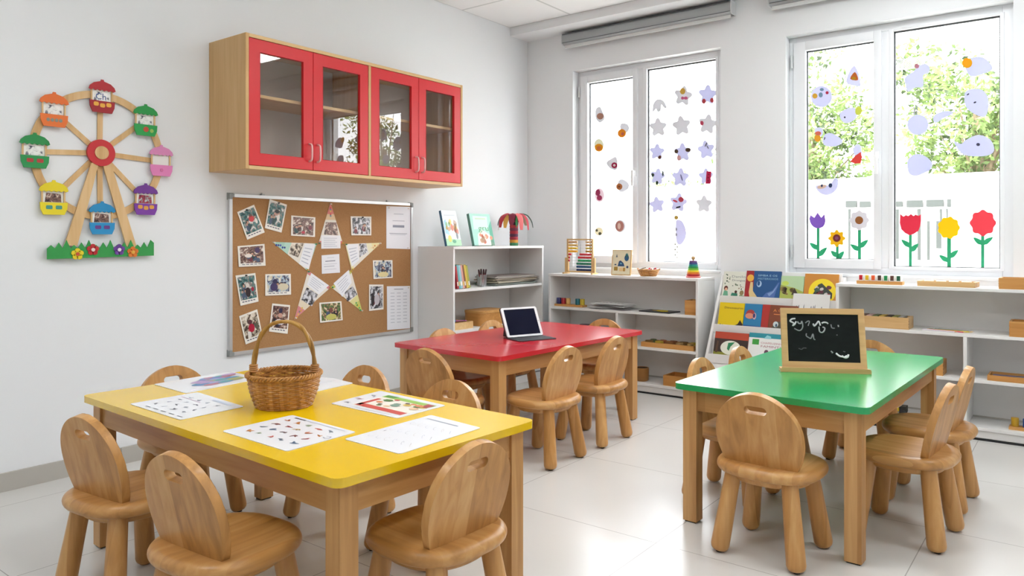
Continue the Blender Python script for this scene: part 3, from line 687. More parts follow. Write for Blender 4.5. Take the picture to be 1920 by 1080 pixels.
for (g, cr_, cbk, nmz, cw), (gy, gz) in zip(gon, GP):
    w_, h_ = .125, .17
    gd = fp(B(W_FW).box(.018, .023, -.052, -.045, -.03, .045).box(.018, .023, .045, .052, -.03, .045).box(.018, .023, -.0455, .0455, .036, .044), 'gondola', bev=0)
    gd.location = (0, gy, gz); gd['label'] = nmz + ' gondola'
    roof = [(-.064, .036)] + [(-.064+.128*(k+.5)/6, .031) if 0 else (-.064+.128*k/12, .036-(.006 if k % 2 else 0)) for k in range(1, 12)] + [(.064, .036), (.058, .052), (.04, .068), (.008, .078), (.006, .086), (-.006, .086), (-.008, .078), (-.04, .068), (-.058, .052)]
    fp(B(M(cr_, .55)).prism(roof, PL(.023), .006), 'roof', gd)
    bk = B(M(cbk, .55)); bk.prism([(-.06, -.02), (-.058, -.05), (-.046, -.078), (.046, -.078), (.058, -.05), (.06, -.02)], PL(.023), .006)
    wm = M(cw, .5)
    if nmz in ('red', 'purple'):
        for k in (-1, 0, 1): bk.prism(rrect(.024, .02, .007, 4, (k*.03, -.042+.005*abs(k))), PL(.029), .001, wm)
    elif nmz == 'green': bk.prism(ell(0, -.045, .014, .014, 14), PL(.029), .001, wm); bk.prism(ell(.03, -.05, .01, .01, 12), PL(.029), .001, M('#9ac05a', .5))
    elif nmz == 'pink': bk.prism(ell(0, -.047, .01, .01, 5), PL(.029), .001, wm)
    elif nmz == 'orange':
        for k in range(4): bk.prism(ell(-.027+.018*k, -.047, .008, .009, 8), PL(.029), .001, wm)
    else:
        for k in (-1, 1): bk.prism(rrect(.028, .018, .005, 4, (k*.021, -.043)), PL(.029), .001, wm)
    fp(bk, 'basket', gd)
    pm_ = {'yellow': 'crowd', 'blue': 'crowd', 'purple': 'red', 'pink': 'baby'}.get(nmz, 'ink')
    b = B(M('#f4f3ee', .6)); b.prism([(-.05, -.025), (.05, -.025), (.05, .042), (-.05, .042)], PL(.0145), .002)
    if nmz != 'pink': b.prism([(-.036, -.018), (.036, -.018), (.034, .022), (-.03, .026)], PL(.0165), .001, PM[pm_])
    if nmz == 'red': b.text('Ch', ((.0178, -.03, -.012), (0, 1, 0), (0, 0, 1), (1, 0, 0)), .045, M('#34508a', .5))
    fp(b, 'passenger_picture', gd, 0, norm=False)
gr0, gr1 = cr1(235, 988), cr1(775, 975)
gtop = []
Lg = gr1[0]-gr0[0]; N_ = 15
for k in range(N_):
    x = Lg*k/N_; gtop += [(x, .05), (x+Lg/N_*.5, .078+.012*((k*7) % 3 - 1))]
g = B(M('#2f9a48', .6)).prism([(0, 0)] + [(Lg, .008), (Lg, .075)] + [(x, z) for x, z in reversed(gtop)], PL(.024), .005)
grass = fp(g, 'grass_strip'); grass.location = (0, gr0[0]-hy, gr0[1]-hz)
for (a, b2), col, cc in (((387, 962), '#e8d020', '#c04a30'), ((465, 940), '#c0242c', '#efe0d8'), ((598, 940), '#6d3f9c', '#f0e8e8'), ((667, 952), '#e07a28', '#e8b040')):
    y, z = cr1(a, b2); fl = B(M(col, .55), M(cc, .5))
    for k in range(5):
        q = 2*PI*k/5+.3; fl.prism(ell(.0165*math.cos(q), .0165*math.sin(q), .0125, .0125, 12), PL(0), .004)
    fl.prism(ell(0, 0, .012, .012, 14), PL(0), .005); fl.prism(ell(0, 0, .009, .009, 12), PL(.005), .002, fl.mats[1])
    o = fp(fl, 'flower', grass, 0); o.location = (.0295, y-gr0[0], z-gr0[1])
# ================================================================ low shelf units and bookcase
def unit(name, label, x0, x1, y0, y1, zt, parts, T, nm_='shelf_unit'):
    """white laminate carcass; parts: list of (part name, box)"""
    t = thing(nm_, label, 'shelf unit', T)
    for n, bx in parts:
        b = B(LAM).box(*bx); bmesh.ops.translate(b.bm, vec=-Vector(T), verts=b.bm.verts); b.bevel(.0015, 1).build(n, t)
    return t
k = .019; yf, yb = 5.0, YB-.001
S2, S3, S4 = .603, .345, .075
def low_unit(label, x0, x1, divs):
    P = [('side_panel', (x0, x0+k, yf, yb, 0, .868-k)), ('side_panel', (x1-k, x1, yf, yb, 0, .868-k)), ('top_panel', (x0, x1, yf-.002, yb, .868-k, .868)),
         ('back_panel', (x0+k, x1-k, yb-.008, yb, S4, .868-k)), ('shelf', (x0+k, x1-k, yf+.003, yb-.008, S2-k, S2)), ('bottom_panel', (x0+k, x1-k, yf+.003, yb-.008, S4-k, S4)), ('plinth', (x0+k, x1-k, yf+.012, yf+.028, .012, S4-k))]
    ed = [x0+k] + [q for d in divs for q in (d-k/2, d+k/2)] + [x1-k]
    for i in range(0, len(ed), 2): P.append(('shelf', (ed[i], ed[i+1], yf+.003, yb-.008, S3-k, S3)))
    for d in divs: P.append(('divider', (d-k/2, d+k/2, yf+.003, yb-.008, S4, S2-k)))
    t = unit('u', label, x0, x1, yf, yb, .868, P, (x0, yf, 0))
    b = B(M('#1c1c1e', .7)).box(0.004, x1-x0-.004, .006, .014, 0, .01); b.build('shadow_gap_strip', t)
    return t
low_unit('long low white shelf unit under the left window, abacus on top', -3.475, -2.185, [-2.845])
low_unit('low white shelf unit under the right window, running out of frame', -1.262, .86, [-.557, .15])
bx0, bx1, by0_, by1_ = XL+.001, -3.56, 3.94, 5.05
P = [('side_panel', (bx0, bx1, by0_, by0_+k, 0, 1.095-k)), ('side_panel', (bx0, bx1, by1_-k, by1_, 0, 1.095-k)), ('top_panel', (bx0, bx1+.002, by0_, by1_, 1.095-k, 1.095)), ('back_panel', (bx0, bx0+.008, by0_+k, by1_-k, .06, 1.095-k)), ('plinth', (bx1-.03, bx1-.014, by0_+k, by1_-k, 0, .06))]
for z in (.787, .49, .07+k): P.append(('shelf', (bx0+.008, bx1-.003, by0_+k, by1_-k, z-k, z)))
unit('u', 'tall white open bookcase beside the cork board, three objects on top', 0, 0, 0, 0, 0, P, (bx0, by0_, 0), 'bookcase')
# ================================================================ books
def V3(a): return Vector(a)
def book(label, o, ax, ay, w, h, th, cover, spine=None, name='picture_book', group=None, art=None, cat='book'):
    """o: lower left corner of the front cover; ax along the width, ay up the cover; body goes behind"""
    ax, ay = V3(ax).normalized(), V3(ay).normalized(); an = ax.cross(ay).normalized()
    o = V3(o); t = thing(name, label, cat, o, 0, group)
    cv = M(cover, .4); sp = M(spine or cover, .45); z = Vector()
    fr = lambda d: (-an*(-d), ax, ay, an)
    b = B(cv, sp)
    c = .0018
    b.prism([(0, 0), (w, 0), (w, h), (0, h)], (z-an*c, ax, ay, an), c, cv)
    b.prism([(0, 0), (w, 0), (w, h), (0, h)], (z-an*th, ax, ay, an), c, cv)
    b.prism([(0, 0), (c, 0), (c, h), (0, h)], (z-an*th, ax, ay, an), th, sp)
    b.build('cover', t, smooth=0)
    B(M('#ece7da', .8)).prism([(c, .003), (w-.003, .003), (w-.003, h-.003), (c, h-.003)], (z-an*(th-c), ax, ay, an), th-2*c).build('pages', t, smooth=0)
    if art:
        g = B()
        def S(pts, col, lv=1): g.prism([(p[0]*w, p[1]*h) for p in pts], (z+an*(.0001+.0003*(lv-1)), ax, ay, an), .0003, M(col, .45))
        def Tx(s, x, y, sz, col, wd=None, al='LEFT'): g.text(s, (z+ax*(x*w)+ay*(y*h)+an*.0008, ax, ay, an), sz*h, M(col, .45), al, .0002, wd*w if wd else None)
        art(S, Tx); g.build('cover_picture', t, smooth=0)
    return t
def blobs(S, seed, n, cols, box=(.05, .05, .95, .6), r=(.03, .08), lv=2):
    rd = random.Random(seed)
    for i in range(n):
        x, y = rd.uniform(box[0], box[2]), rd.uniform(box[1], box[3]); a = rd.uniform(*r)
        S([(x+a*math.cos(2*PI*k_/7+i)*rd.uniform(.7, 1.1), y+a*math.sin(2*PI*k_/7+i)*rd.uniform(.7, 1.1)) for k_ in range(7)], cols[i % len(cols)], lv)
# --- on the bookcase
def artA(S, Tx):
    S([(.0, .0), (1, 0), (1, 1), (0, 1)], '#e9f1f4', 1); S([(0, 0), (1, 0), (1, .17), (0, .2)], '#a9dcae', 2)
    S([(.04, .35), (.3, .3), (.2, .75), (.05, .7)], '#a8d6ea', 2)
    blobs(S, 3, 14, ['#e8b080', '#e58a74', '#f0cf6a', '#c9b0a0', '#9ad0a0'], (.15, .2, .85, .7), (.05, .12), 3)
    S(ell(.8, .28, .07, .1, 10), '#8a8f92', 4); S(ell(.28, .2, .12, .1, 10), '#ecd86a', 4); S(ell(.55, .12, .12, .05, 12), '#5aa07c', 4)
    S([(.12, .86), (.85, .86), (.85, .875), (.12, .875)], '#b9c4cc', 3)
book('upright pale picture book with blue spine, leftmost on top of the white bookcase', (-3.66, 3.985, 1.1006), (0, 1, 0), (-.24, 0, 1), .16, .265, .022, '#e9f1f4', '#3f6f8f', art=artA, group='picture books displayed upright on the bookcase')
def artB(S, Tx):
    S([(0, 0), (1, 0), (1, 1), (0, 1)], '#9fd4c4', 1); S([(.1, .5), (.8, .55), (.85, .92), (.15, .93)], '#c9e8e0', 2)
    S([(.82, .0), (1, 0), (1, .8), (.85, .6)], '#4aa588', 2); S([(.2, 0), (1, 0), (.9, .3), (.5, .5), (.25, .35)], '#efe6d4', 2)
    blobs(S, 5, 9, ['#e58a6a', '#b98a64', '#f0c4a8', '#d9674a'], (.25, .08, .9, .34), (.05, .1), 3)
    S([(.25, .82), (.75, .82), (.75, .87), (.25, .87)], '#bfd7b8', 3)
    Tx('gru', .32, .46, .26, '#4b9a5c', .5)
book('upright mint green picture book lettered gru, second on top of the white bookcase', (-3.66, 4.29, 1.1006), (0, 1, 0), (-.24, 0, 1), .245, .25, .024, '#8ecab8', '#5b8f80', art=artB, group='picture books displayed upright on the bookcase')
# palm tree craft
pt_ = thing('paper_palm_tree', 'craft palm tree with striped drooping paper leaves on top of the bookcase', 'craft', (-3.70, 4.83, 1.095))
cols = ['#2f7a50', '#c9882a', '#a02236', '#5a2a48', '#b02a3a', '#7a3048', '#c03a44', '#3a2a40']
b = B(M('#2f8a50', .6))
for i in range(8): b.lathe([(.027, .0+i*.0185), (.0285, .004+i*.0185), (.0285, .015+i*.0185), (.027, .0185+i*.0185)], n=20, m=M(cols[i], .6))
b.build('trunk', pt_)
fc = ['#a5122a', '#24503f', '#c8b79a', '#b8202e', '#e6b04a', '#2a2f5a', '#d9d4cc', '#b01c30', '#7c1f3a', '#e07070']
for i in range(10):
    a = 2*PI*i/10+.2; L_ = .118+.012*((i*5) % 3-1)
    path = smooth_loop([(0, 0, .155), (L_*.32, 0, .198), (L_*.7, 0, .192), (L_*.93, 0, .155), (L_, 0, .10+.015*(i % 3))], 4, False)
    m_ = B(M(fc[i], .6)); n_ = len(path); rows = []
    for j, (x, _, z) in enumerate(path):
        w_ = .006+.016*math.sin(PI*min(1, (j+1)/(n_+1)))
        rows.append([m_.bm.verts.new(Matrix.Rotation(a, 3, 'Z') @ Vector((x, s_*w_, z-.004*abs(s_)+dz))) for s_, dz in ((-1, 0), (0, .002), (1, 0), (0, -.0015))])
    for r0, r1 in zip(rows, rows[1:]):
        for q in range(4): m_.bm.faces.new((r0[q], r0[(q+1) % 4], r1[(q+1) % 4], r1[q]))
    m_.bm.faces.new(rows[0][::-1]); m_.bm.faces.new(rows[-1]); m_.build('leaf', pt_)
b = B(M('#2f9a50', .6)).prism(smooth_loop([(-.012, 0), (0, -.035), (.012, 0), (.004, .04), (-.006, .035)], 3), ((.03, -.012, .15), (0, 1, .2), (0, 0, 1), (1, 0, 0)), .002); b.build('small_green_leaf', pt_)
pt_.scale = (1.22, 1.22, 1.3)
# books leaning on the middle shelf
zs = .7875
sp = [('#c9c0b8', .17, 'white'), ('#b8323a', .165, 'dark red'), ('#6fb7bd', .175, 'teal'), ('#9fc9d6', .172, 'pale blue'), ('#e8a89a', .172, 'pink'), ('#8c5a3a', .17, 'brown'), ('#d9b94a', .173, 'mustard'), ('#a9b04a', .168, 'olive')]
y = 3.963
BK = 'thin books leaning in a row on the bookcase shelf'
for i, (c, h, nmc) in enumerate(sp):
    th = .019 if i % 3 else .024; ln = 0 if i == 0 else R(-9-.6*i)
    # spine faces +x; book plane normal along y, leaning towards +y at the bottom
    up = Vector((0, math.sin(ln)*1.0, math.cos(ln)))
    ax = Vector((-1, 0, 0))
    y += th/math.cos(ln)
    o = Vector((-3.60, y + (h*math.sin(-ln) if False else 0), zs+.001))
    t = thing('thin_book', '%s spined thin book, %s in the leaning row on the bookcase' % (nmc, ['first', 'second', 'third', 'fourth', 'fifth', 'sixth', 'seventh', 'last'][i]), 'book', o, 0, BK)
    an = Vector((0, math.cos(ln), -math.sin(ln)))
    off = -math.sin(ln)*h*.0
    sh = Vector((0, .0 if i == 0 else .042, 0)); o0 = Vector()+sh + (Vector((0, 0, th*abs(math.sin(ln)))) if ln else Vector())
    b = B(M(c, .45)); b.prism([(0, 0), (.0018, 0), (.0018, h), (0, h)], (o0-an*th, ax, up, an), th).prism([(0, 0), (.15, 0), (.15, h), (0, h)], (o0-an*.0016, ax, up, an), .0016).prism([(0, 0), (.15, 0), (.15, h), (0, h)], (o0-an*th, ax, up, an), .0016)
    b.prism([(-.0003, h*.12), (0, h*.12), (0, h*.3), (-.0003, h*.3)], (o0-an*(th*.8), ax, up, an), th*.6, M('#efe9dc' if i % 2 else '#e0c060', .5))
    b.build('cover', t, smooth=0)
    B(M('#ebe6da', .8)).prism([(.002, .002), (.148, .002), (.148, h-.002), (.002, h-.002)], (o0-an*(th-.0018), ax, up, an), th-.0036).build('pages', t, smooth=0)
# pencil cup with markers
cx, cy = -3.655, 4.37
cup = thing('pencil_cup', 'silver mesh pencil cup on the middle bookcase shelf', 'cup', (cx, cy, zs))
b = B(M('#b4b6b8', .3, .8)).lathe([(.030, 0), (.032, .001), (.036, .088), (.037, .09), (.034, .09), (.030, .004)], n=24, capb=True, capt=True); b.build('cup_wall', cup)
b = B(M('#8c8f92', .3, .8))
for i in range(12):
    a = 2*PI*i/12; b.tube([(.0325*math.cos(a), .0325*math.sin(a), .003), (.0368*math.cos(a+.5), .0368*math.sin(a+.5), .088)], .0009, 5).tube([(.0325*math.cos(a), .0325*math.sin(a), .003), (.0368*math.cos(a-.5), .0368*math.sin(a-.5), .088)], .0009, 5)
b.build('wire_mesh', cup)
mk = thing('marker_pen', 'dark red marker pen standing in the silver cup, leaning left', 'pen', (cx+.004, cy-.012, zs+.006), 0, 'marker pens in the silver cup')
B(M('#7a2a34', .35)).tube([(0, 0, 0), (0, 0, .09)], .0065, 12).build('barrel', mk)
B(M('#3d1a20', .35)).tube([(0, 0, .09), (0, 0, .122), (0, 0, .128)], [.0075, .0075, .005], 12).build('cap', mk)
mk.rotation_euler = (R(14), 0, 0)
for dx, dy, rx, ry, lb in ((.008, 0, 2, 6, 'dark red marker pen standing in the silver cup, second from left'), (-.008, .004, -3, -4, 'dark red marker pen standing in the silver cup, third from left'), (0, .014, -13, 3, 'dark red marker pen standing in the silver cup, leaning right')):
    o = dup(mk, (cx+dx, cy+dy, zs+.006), 0, lb); o.rotation_euler = (R(rx), R(ry), 0)
# stacked folders and papers
rd = random.Random(4); z = zs+.0005
fcols = [('#a9c4c4', .006), ('#5f7a78', .008), ('#3c4a44', .007), ('#c9bda0', .009), ('#4a3a36', .006), ('#a88f6c', .008), ('#b8ab92', .006), ('#54423e', .007), ('#9c9090', .009), ('#7c706c', .006)]
ord_ = ['lowest', 'second lowest', 'third lowest', 'fourth lowest', 'fifth lowest', 'fifth from the top', 'fourth from the top', 'third from the top', 'second from the top', 'topmost']
for i, (c, th) in enumerate(fcols):
    a = R(rd.uniform(-6, 4)); w2, l2 = .105+rd.uniform(-.006, .003), rd.uniform(.24, .27)
    o = thing('folder', '%s folder in the pile beside the pencil cup' % ord_[i], 'folder', (-3.70+rd.uniform(-.01, .01), 4.74+rd.uniform(-.02, .02), z), a, 'folders piled on the bookcase shelf')
    B(M(c, .6)).prism([(-w2, -l2), (w2, -l2), (w2, l2), (-w2, l2)], ((0, 0, th*.82), (1, 0, 0), (0, 1, 0), (0, 0, 1)), th*.15).prism([(-w2, -l2), (w2, -l2), (w2, l2), (-w2, l2)], ((0, 0, 0), (1, 0, 0), (0, 1, 0), (0, 0, 1)), th*.15).prism([(-w2, -l2), (-w2+.002, -l2), (-w2+.002, l2), (-w2, l2)], ((0, 0, 0), (1, 0, 0), (0, 1, 0), (0, 0, 1)), th*.97).build('folder_cover', o, smooth=0)
    B(M('#d8d4c8', .8)).prism([(-w2+.003, -l2+.006), (w2-.004, -l2+.006), (w2-.004, l2-.006), (-w2+.003, l2-.006)], ((0, 0, th*.15), (1, 0, 0), (0, 1, 0), (0, 0, 1)), th*.67).build('paper_sheets', o, smooth=0)
    z += th+.0003
# ================================================================ open wooden boxes and trays
def obox(name, label, loc, lx, ly, h, wall=.01, rot=0, mat=None, cat='box', group=None, joints=True):
    m = mat or W_BOX; t = thing(name, label, cat, loc, R(rot), group)
    B(m).box(-lx/2, lx/2, -ly/2, ly/2, 0, .006).bevel(.001, 1).build('base', t)
    for s in (-1, 1):
        b = B(m).box(-lx/2, lx/2, -wall/2, wall/2, .006, h).bevel(.0015, 1).build('side', t, (0, s*(ly/2-wall/2), 0))
        B(m).box(-wall/2, wall/2, -ly/2+wall, ly/2-wall, .006, h).bevel(.0015, 1).build('side', t, (s*(lx/2-wall/2), 0, 0))
    if joints and h > .05:
        b = B(M('#8a5c30', .6))
        for s in (-1, 1):
            for q in range(3): z0 = .012+(h-.02)*q/3; b.box(s*lx/2-.0006, s*lx/2+.0006, -ly/2+.0005, -ly/2+wall, z0, z0+(h-.02)/6)
            for q in range(3): z0 = .012+(h-.02)*q/3; b.box(s*(lx/2-wall)-(wall if s < 0 else 0), s*(lx/2-wall)+(wall if s > 0 else 0), -ly/2-.0006, -ly/2+.0006, z0, z0+(h-.02)/6) if 0 else None
        b.build('finger_joint', t)
    return t
# third shelf of the bookcase
obox('wooden_tray', 'pale wooden tray with blue tool on it, low shelf of the bookcase', (-3.72, 4.09, .4905), .22, .25, .05, .01, 0, W_PALE, 'tray')
t = thing('toy_tool', 'blue handled toy tool with a purple shaft lying on the wooden tray', 'toy', (-3.63, 4.06, .5405), R(80))
B(M('#1f7fb8', .35)).tube(smooth_loop([(-.07, 0, .013), (-.04, .002, .015), (-.02, 0, .014)], 4, False), [.008]+[.014]*7+[.010], 12).build('handle', t)
B(M('#8a2f6c', .35)).tube([(-.02, 0, .013), (.06, 0, .010), (.085, 0, .009)], [.006, .005, .004], 10).build('shaft', t)
t = thing('wooden_box', 'rounded wooden box with lid behind the chair, low shelf of the bookcase', 'box', (-3.70, 4.46, .4905))
B(W_BOX).prism(rrect(.2, .3, .05), ((0, 0, 0), (1, 0, 0), (0, 1, 0), (0, 0, 1)), .095).bevel(.004, 2).build('box_body', t)
B(W_BOX).prism(rrect(.206, .306, .052), ((0, 0, .096), (1, 0, 0), (0, 1, 0), (0, 0, 1)), .018).bevel(.005, 2).build('lid', t)
# ================================================================ on and in the left low shelf unit
ZL = .8682
# abacus
ab = thing('abacus', 'large standing abacus with rows of coloured beads, left end of the window shelf', 'abacus', (-3.235, 5.10, ZL))
aw, ah = .245, .283
b = None
for s in (-1, 1): B(W_PALEV).box(-.006, .006, -.009, .009, .012, ah).bevel(.002, 1).build('side_rail', ab, (s*(aw/2-.006), 0, 0))
B(W_PALE).box(-aw/2+.012, aw/2-.012, -.009, .009, .012, .024).bevel(.002, 1).build('bottom_rail', ab)
B(W_PALE).box(-aw/2+.012, aw/2-.012, -.009, .009, ah-.012, ah).bevel(.002, 1).build('top_rail', ab)
for s in (-1, 1):
    B(W_PALEV).box(-.007, .007, -.045, .045, 0, .012).box(-.007, .007, -.009, .009, .012, .13).bevel(.003, 1).build('foot', ab, (s*(aw/2+.012), 0, 0))
rowc = [('#c9a070', '#d8b080'), ('#d8b060', '#c99a60'), ('#e8c030', '#c9b040'), ('#e8b020', '#c08a30'), ('#c0222c', '#c8303a'), ('#b01c2c', '#d02a34'), ('#c03a50', '#1f9a5c'), ('#1f8a5c', '#1f7a5c'), ('#1f6a70', '#1f4f7a'), ('#1d3f6e', '#1a2a5c')]
for r in range(10):
    z = ah-.027-r*.0248
    B(M('#c9ccd0', .3, .8)).tube([(-aw/2+.01, 0, z), (aw/2-.01, 0, z)], .0012, 6).build('wire', ab)
    left = [6, 6, 6, 6, 2, 1, 1, 0, 0, 0][r]; x = -aw/2+.0185
    g = B(M(rowc[r][0], .35)); g2 = B(M(rowc[r][1], .35))
    pos = [x+i*.0145 for i in range(left)] + [aw/2-.0185-i*.0145 for i in range(10-left)]
    for i, px_ in enumerate(pos): (g if i < left else g2).lathe([(.003, -.0067), (.0085, -.0045), (.0098, 0), (.0085, .0045), (.003, .0067)], n=10, T=Matrix.Translation((px_, 0, z)) @ Matrix.Rotation(R(90), 4, 'Y'))
    if left: g.build('bead_row', ab)
    g2.build('bead_row', ab)
# puzzle board
pz = thing('shape_puzzle', 'upright wooden puzzle board with blue pictures, beside the abacus', 'puzzle', (-2.865, 5.10, ZL))
pz.rotation_euler = (R(-7), 0, 0)
B(W_PALEV).box(-.085, .085, 0, .012, 0, .20).bevel(.002, 1).build('board', pz)
b = B(M('#e6dcbc', .5)).box(-.077, .077, -.0008, 0, .008, .192)
def D(pts, col): b.prism(pts, ((0, -.0008, 0), (1, 0, 0), (0, 0, 1), (0, -1, 0)), .0012, M(col, .5))
D(ell(.045, .135, .02, .026, 8), '#2f5f86'); D(ell(.045, .155, .012, .018, 7), '#4a8a8c'); D([(-.05, .14), (-.042, .165), (-.034, .14)], '#5a6a78')
D([(-.03, .07), (-.02, .11), (-.005, .115), (.02, .095), (.03, .07)], '#1f4a78'); D(ell(0, .092, .012, .008, 8), '#7fc0d8'); D([(-.06, .078), (-.04, .078), (-.045, .088), (-.058, .086)], '#2f5070')
D(rrect(.032, .03, .004, 3, (-.045, .05)), '#a8863a'); D(rrect(.03, .028, .004, 3, (0, .045)), '#e8c890'); D(rrect(.02, .028, .004, 3, (.028, .045)), '#c09040'); D(ell(.055, .065, .01, .01, 8), '#3a4a6a')
b.build('picture', pz, smooth=0)
# small wicker basket with things in it
def wicker(name, t, rb, rt, h, nr, mat, n=32, amp=.0022, r=.0028, ex=1.0):
    for k_ in range(nr):
        f_ = (k_+.5)/nr; rr = rb+(rt-rb)*f_**.8; b_ = []
        for q in range(n*3):
            a = 2*PI*q/(n*3); w_ = amp*math.cos(a*n/2+PI*(k_ % 2)); b_.append(((rr+w_)*math.cos(a)*ex, (rr+w_)*math.sin(a), h*f_+.0008*math.sin(a*5+k_)))
        B(mat).tube(b_, r, 6, closed=True).build(name, t) if name else None
WK = wood('wicker_cane', '#cf9a55', '#b67f3e', '#8f5c28', 'Z', .012, .45, 'X', .6)
WKH = wood('wicker_handle_cane', '#c79b50', '#ab7f36', '#80591f', 'Z', .02, .4, 'X', .6)
def woven(nr, rb, rt, h, mat, n, amp, r, bow=0, base=True, ny=1.0):
    b_ = B(mat)
    for k_ in range(nr):
        f_ = (k_+.5)/nr; rr = rb+(rt-rb)*f_+bow*math.sin(PI*f_); P_ = []
        for q in range(n*3):
            a = 2*PI*q/(n*3); w_ = amp*math.cos(a*n/2+PI*(k_ % 2)); P_.append(((rr+w_)*math.cos(a), (rr+w_)*ny*math.sin(a), h*f_+.0006*math.sin(a*4+k_*2)))
        b_.tube(P_, r, 5, closed=True)
    return b_
sb = thing('wicker_basket', 'small shallow wicker bowl with a red spotted bundle on the window shelf', 'basket', (-2.635, 5.12, ZL))
woven(7, .055, .078, .045, WK, 26, .0016, .0034, .004).build('woven_wall', sb)
B(WK).lathe([(.055, 0), (.058, .004), (.05, .006)], n=24).build('woven_base', sb)
B(WK).tube([(.08*math.cos(2*PI*k_/30), .08*math.sin(2*PI*k_/30), .047+.001*math.sin(k_*3)) for k_ in range(30)], .005, 7, closed=True).build('rim', sb)
for s in (-1, 1): B(WK).tube([(s*.078, -.014, .046), (s*.09, -.012, .054), (s*.095, 0, .057), (s*.09, .012, .054), (s*.078, .014, .046)], .0032, 7).build('ear_handle', sb)
cb_ = thing('cloth_bundle', 'red and white patterned bundle resting in the small wicker bowl', 'toy', (-2.606, 5.12, ZL+.040))
b = B(M('#eee4dc', .7)).ball((0, 0, .004), .026, sz=(1.3, .9, .8)); 
for k_ in range(9): a = k_*2.4; b.ball((.028*math.cos(a), .018*math.sin(a), .013+.005*math.cos(k_)), .0078, M(['#c92a34', '#d94a4a', '#8c2030'][k_ % 3], .6), 8)
b.build('bundle', cb_)
cb_ = thing('wooden_spoon', 'small dark stick lying across the wicker bowl', 'toy', (-2.67, 5.10, ZL+.052)); B(M('#6f6a4a', .6)).tube([(-.03, 0, -.002), (.02, .005, .012)], .0035, 8).build('stick', cb_)
# rainbow stacking tower
rt_ = thing('stacking_tower', 'rainbow stacking ring tower with wooden knob, right end of the window shelf', 'toy', (-2.275, 5.12, ZL))
B(M('#d96a64', .4)).lathe([(.052, 0), (.054, .003), (.054, .009), (.050, .012)], n=32).build('base', rt_)
z = .012
for c, r in (('#a8121c', .048), ('#e07a24', .045), ('#ecd028', .042), ('#7ac23a', .039), ('#1f8f48', .037), ('#20988a', .034), ('#3a4a8c', .0315), ('#6d3f7c', .029)):
    B(M(c, .35)).lathe([(.006, 0), (r-.001, 0), (r+.0005, .002), (r-.001, .0122), (r-.003, .0139), (.006, .0139)], n=30).build('ring', rt_, (0, 0, z)); z += .014
B(W_PALE).lathe([(.007, .0), (.007, .006), (.0135, .012), (.015, .02), (.011, .029), (.003, .033)], n=20).build('knob', rt_, (0, 0, z))
# shelf 2: tray with cylinders, papers, black board, wooden box
def pegs(label, x, y, z, w, cols, rot=0, names=None, plab=''):
    t = thing('wooden_rack', label, 'rack', (x, y, z), R(rot))
    B(W_BOX).box(-w/2, w/2, -.035, .035, 0, .016).bevel(.002, 1).build('block', t)
    n = len(cols)
    for i, c in enumerate(cols):
        if c is None: continue
        xx = -w/2+w*(i+.5)/n
        p = Matrix.Rotation(R(rot), 3, 'Z') @ Vector((xx, 0, 0)) + Vector((x, y, z+.016))
        o = thing('wooden_cylinder', '%s wooden cylinder %s' % (names[i], plab), 'toy', p, 0, 'coloured cylinders '+plab)
        B(M(c, .35)).lathe([(.017, 0), (.019, .002), (.019, .046), (.017, .049)], n=20).build('cylinder', o)
S2z, S3z, S4z = S2+.0005, S3+.0005, S4+.0005
pegs('wooden rack of coloured cylinders on the left shelf unit under the abacus', -3.32, 5.09, S2z, .27, ['#2a2f6a', '#a8222c', '#d8a860', None, '#1f6f7c', '#c9b030'], 0, ['navy', 'red', 'pale yellow', '', 'teal', 'mustard'], 'in the rack under the abacus')
rd = random.Random(9)
for i in range(6):
    o = thing('worksheet', '%s loose white sheet in the paper pile between cylinders and black board' % ['lowest', 'second lowest', 'third lowest', 'third from top', 'second from top', 'topmost'][i], 'paper', (-2.93+rd.uniform(-.02, .02), 5.12, S2z+.0075*i), R(rd.uniform(-14, 14)), 'sheets piled on the left shelf unit')
    b = B(M('#f4f3f2', .7)); rows = []
    for gx in range(7):
        rows.append([])
        for gy in range(4):
            rows[-1].append(b.bm.verts.new(((gx/6-.5)*.30, (gy/3-.5)*.2, .0036+.0036*math.sin(gx*1.3+i*2)*math.cos(gy*1.1+i)*.9)))
    for a_, c_ in zip(rows, rows[1:]):
        for q in range(3): b.bm.faces.new((a_[q], c_[q], c_[q+1], a_[q+1]))
    g = bmesh.ops.extrude_face_region(b.bm, geom=list(b.bm.faces)); bmesh.ops.translate(b.bm, vec=(0, 0, .0006), verts=[v for v in g['geom'] if isinstance(v, bmesh.types.BMVert)])
    b.build('sheet_paper', o)
    if i == 5:
        b = B(M('#9aa0ac', .7))
        for q in range(7): x_ = -.12+q*.036; b.prism(ell(x_, .01*math.sin(q*2), .012, .006, 6), ((0, 0, .0082), (1, 0, 0), (0, 1, 0), (0, 0, 1)), .0004)
        b.build('print', o)
t = thing('activity_board', 'flat black board with a yellow shape on the left shelf unit', 'board', (-2.54, 5.11, S2z), R(-6))
B(M('#22262c', .4)).box(-.13, .13, -.08, .08, 0, .007).bevel(.002, 1).build('board', t)
B(M('#c9b22a', .4)).prism(smooth_loop([(-.01, -.02), (.05, -.03), (.075, .0), (.04, .03), (0, .02)], 4), ((0, 0, .007), (1, 0, 0), (0, 1, 0), (0, 0, 1)), .006).build('yellow_shape', t)
B(M('#a8905a', .4)).prism(ell(-.04, 0, .022, .016, 14), ((0, 0, .007), (1, 0, 0), (0, 1, 0), (0, 0, 1)), .004).build('tan_shape', t)
obox('wooden_box', 'upright wooden box against the right side of the left shelf unit', (-2.255, 5.09, S2z), .09, .12, .105, .01, 0, W_BOX)
